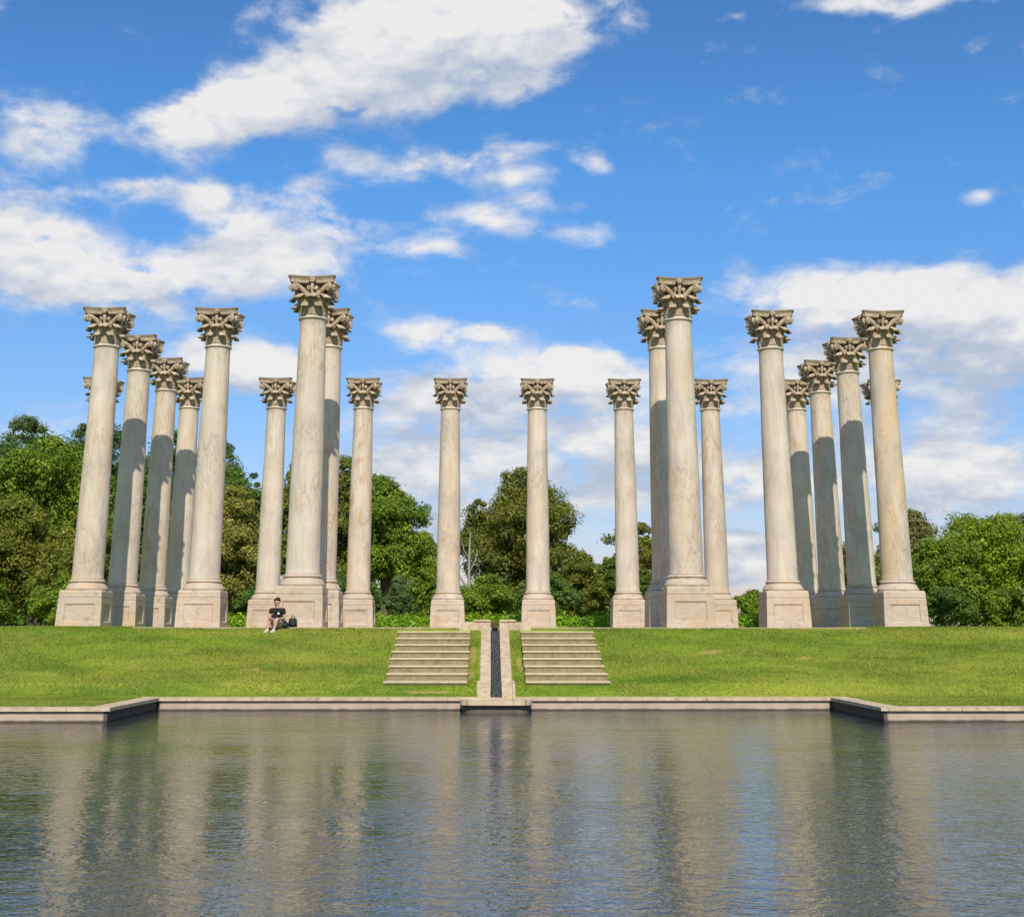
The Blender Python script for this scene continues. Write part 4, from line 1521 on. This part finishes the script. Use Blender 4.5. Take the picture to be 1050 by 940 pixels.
RD = [(0.12, 0.10), (0.105, 0.085), (0.11, 0.085), (0.09, 0.07), 0.052, 0.065, 0.092, 0.062,
      0.056, 0.042, 0.028, 0.030, 0.056, 0.042, 0.028, 0.030,
      0.09, 0.062, 0.050, 0.036, 0.034, 0.09, 0.062, 0.050, 0.036, 0.034]
# five fingers on each hand, rooted in the palm and curled over the shin
for base_i, sx in ((11, -1), (15, 1)):
    bx, by, bz = J[base_i]
    for k, (dx, ln) in enumerate(((-0.024, 0.055), (-0.008, 0.068), (0.008, 0.064), (0.022, 0.050))):
        i0 = len(J)
        J += [(bx + dx, by - 0.03, bz + 0.002), (bx + dx * 1.1, by - 0.03 - ln * 0.6, bz - 0.012), (bx + dx * 1.1, by - 0.03 - ln * 0.85, bz - 0.045)]
        E_ += [(base_i, i0), (i0, i0 + 1), (i0 + 1, i0 + 2)]
        RD += [0.010, 0.009, 0.007]
    i0 = len(J)
    J += [(bx - sx * 0.035, by - 0.015, bz - 0.005), (bx - sx * 0.055, by - 0.05, bz - 0.025)]
    E_ += [(base_i, i0), (i0, i0 + 1)]
    RD += [0.011, 0.009]
body = skin_mesh('body', J, E_, RD, per, SKIN, 0, 2)


def ellipsoid(c, r, seg=14, rows=9):
    v, f = lathe([(math.sin(math.pi * (i + 0.15) / (rows + 0.3)), -math.cos(math.pi * (i + 0.15) / (rows + 0.3))) for i in range(rows + 1)], seg)
    return [Vector((c[0] + q[0] * r[0], c[1] + q[1] * r[1], c[2] + q[2] * r[2])) for q in v], f


# face: nose, brows with eyes, mouth, ears are part of the head's surface detail
hx, hy, hz = -0.018, -0.092, 0.665
v, f = tube([(hx - 0.004, hy - 0.085, hz + 0.022), (hx - 0.006, hy - 0.112, hz - 0.012), (hx - 0.005, hy - 0.095, hz - 0.026)], [0.009, 0.016, 0.012], 7)
link('nose', py_mesh('nose', v, f, True), per, SKIN)
for ex in (-0.088, 0.086):
    v, f = ellipsoid((hx + ex, hy + 0.01, hz), (0.012, 0.024, 0.034))
    link('ear', py_mesh('ear', v, f, True), per, SKIN)
for ex in (-0.034, 0.030):
    v, f = ellipsoid((hx + ex, hy - 0.083, hz + 0.016), (0.013, 0.008, 0.008))
    link('eye', py_mesh('eye', v, f, True), per, HAIR)
v, f = ellipsoid((hx - 0.003, hy - 0.085, hz - 0.050), (0.024, 0.006, 0.005))
link('mouth', py_mesh('mouth', v, f, True), per, plain('lips', (0.30, 0.12, 0.10), 0.5, 0.05, 20))
# hair: a shell over the crown and back of the head, with a small knot
hv, hf = [], []
sg, rw = 20, 9
for i in range(rw + 1):
    ph = i / rw * 1.75
    for k in range(sg):
        a = 2 * math.pi * k / sg
        # lower at the back, fringe high at the front
        lim = 1.0 if math.sin(a) > -0.3 else 0.62
        p_ = ph * lim
        wob = 1 + 0.03 * math.sin(k * 3.1 + i * 1.7)
        hv.append((hx + 0.004 + 0.104 * wob * math.sin(p_) * math.cos(a), hy + 0.014 + 0.108 * wob * math.sin(p_) * math.sin(a), hz + 0.02 + 0.112 * wob * math.cos(p_)))
for i in range(rw):
    for k in range(sg):
        a, b = i * sg + k, i * sg + (k + 1) % sg
        hf.append((a, a + sg, b + sg, b))
v, f = merge([(hv, hf), ellipsoid((hx + 0.02, hy + 0.075, hz + 0.105), (0.055, 0.05, 0.045))])
link('hair', py_mesh('hair', v, f, True), per, HAIR)
# t-shirt: torso and short sleeves, a little wider than the body
TJ = [(0, 0.015, 0.115), (0, 0.0, 0.24), (0, -0.03, 0.38), (0, -0.05, 0.475), (0, -0.053, 0.515), (-0.17, -0.055, 0.452), (-0.20, -0.105, 0.325), (0.17, -0.055, 0.452), (0.222, -0.065, 0.318)]
skin_mesh('t_shirt', TJ, [(0, 1), (1, 2), (2, 3), (3, 4), (3, 5), (5, 6), (3, 7), (7, 8)], [(0.185, 0.155), (0.19, 0.165), (0.195, 0.165), (0.145, 0.115), (0.066, 0.06), 0.078, 0.07, 0.078, 0.07], per, BLACK)
v, f = ellipsoid((0.075, -0.190, 0.36), (0.035, 0.012, 0.032), 12, 6)
link('shirt_print', py_mesh('shirt_print', v, f, True), per, WHITE)
SJ = [(0, 0.02, 0.10), (-0.09, -0.02, 0.105), (-0.112, -0.27, 0.19), (0.09, -0.02, 0.105), (0.085, -0.28, 0.19)]
skin_mesh('shorts', SJ, [(0, 1), (1, 2), (0, 3), (3, 4)], [(0.145, 0.12), 0.105, 0.085, 0.105, 0.085], per, SHORT)
for (tx, ty) in ((-0.162, -0.53), (0.033, -0.54)):
    v, f = merge([ellipsoid((tx, ty + 0.0, -0.145), (0.055, 0.135, 0.045)), ellipsoid((tx + 0.003, ty + 0.085, -0.115), (0.048, 0.055, 0.062))])
    link('shoe', py_mesh('shoe', v, f, True), per, SHOE)


def bag(name, label, cat, x, y, z, w, d, h, rz):
    t = tag(empty(name, (x, y, z), rz), label, cat)
    bm = bmesh.new()
    bevel_box(bm, -w / 2, w / 2, -d / 2, d / 2, 0, h, min(w, d) * 0.18, 4)
    for v in bm.verts:
        v.co.x *= 1 - 0.10 * v.co.z / h
        v.co.y += 0.012 * math.sin(v.co.x * 30)
    link('body', bm_mesh('body', bm, True), t, BAG)
    bm = bmesh.new()
    bevel_box(bm, -w * 0.36, w * 0.36, -d / 2 - 0.035, -d / 2 + 0.01, h * 0.10, h * 0.52, 0.02, 3)
    link('pocket', bm_mesh('pocket', bm, True), t, BAG)
    v, f = tube([(-w * 0.18, 0, h - 0.01), (-w * 0.14, 0, h + 0.045), (0, 0, h + 0.065), (w * 0.14, 0, h + 0.045), (w * 0.18, 0, h - 0.01)], [0.012] * 5, 7)
    link('handle', py_mesh('handle', v, f, True), t, BAG)
    return t


bag('backpack', 'upright black bag standing on the terrace edge to the right of the seated person', 'bag', -5.77, -0.80, 0.01, 0.25, 0.16, 0.25, R(4))
bag('shoulder_bag', 'small dark bag leaning against the hip of the seated person', 'bag', -5.95, -1.03, 0.0, 0.18, 0.14, 0.15, R(-6))
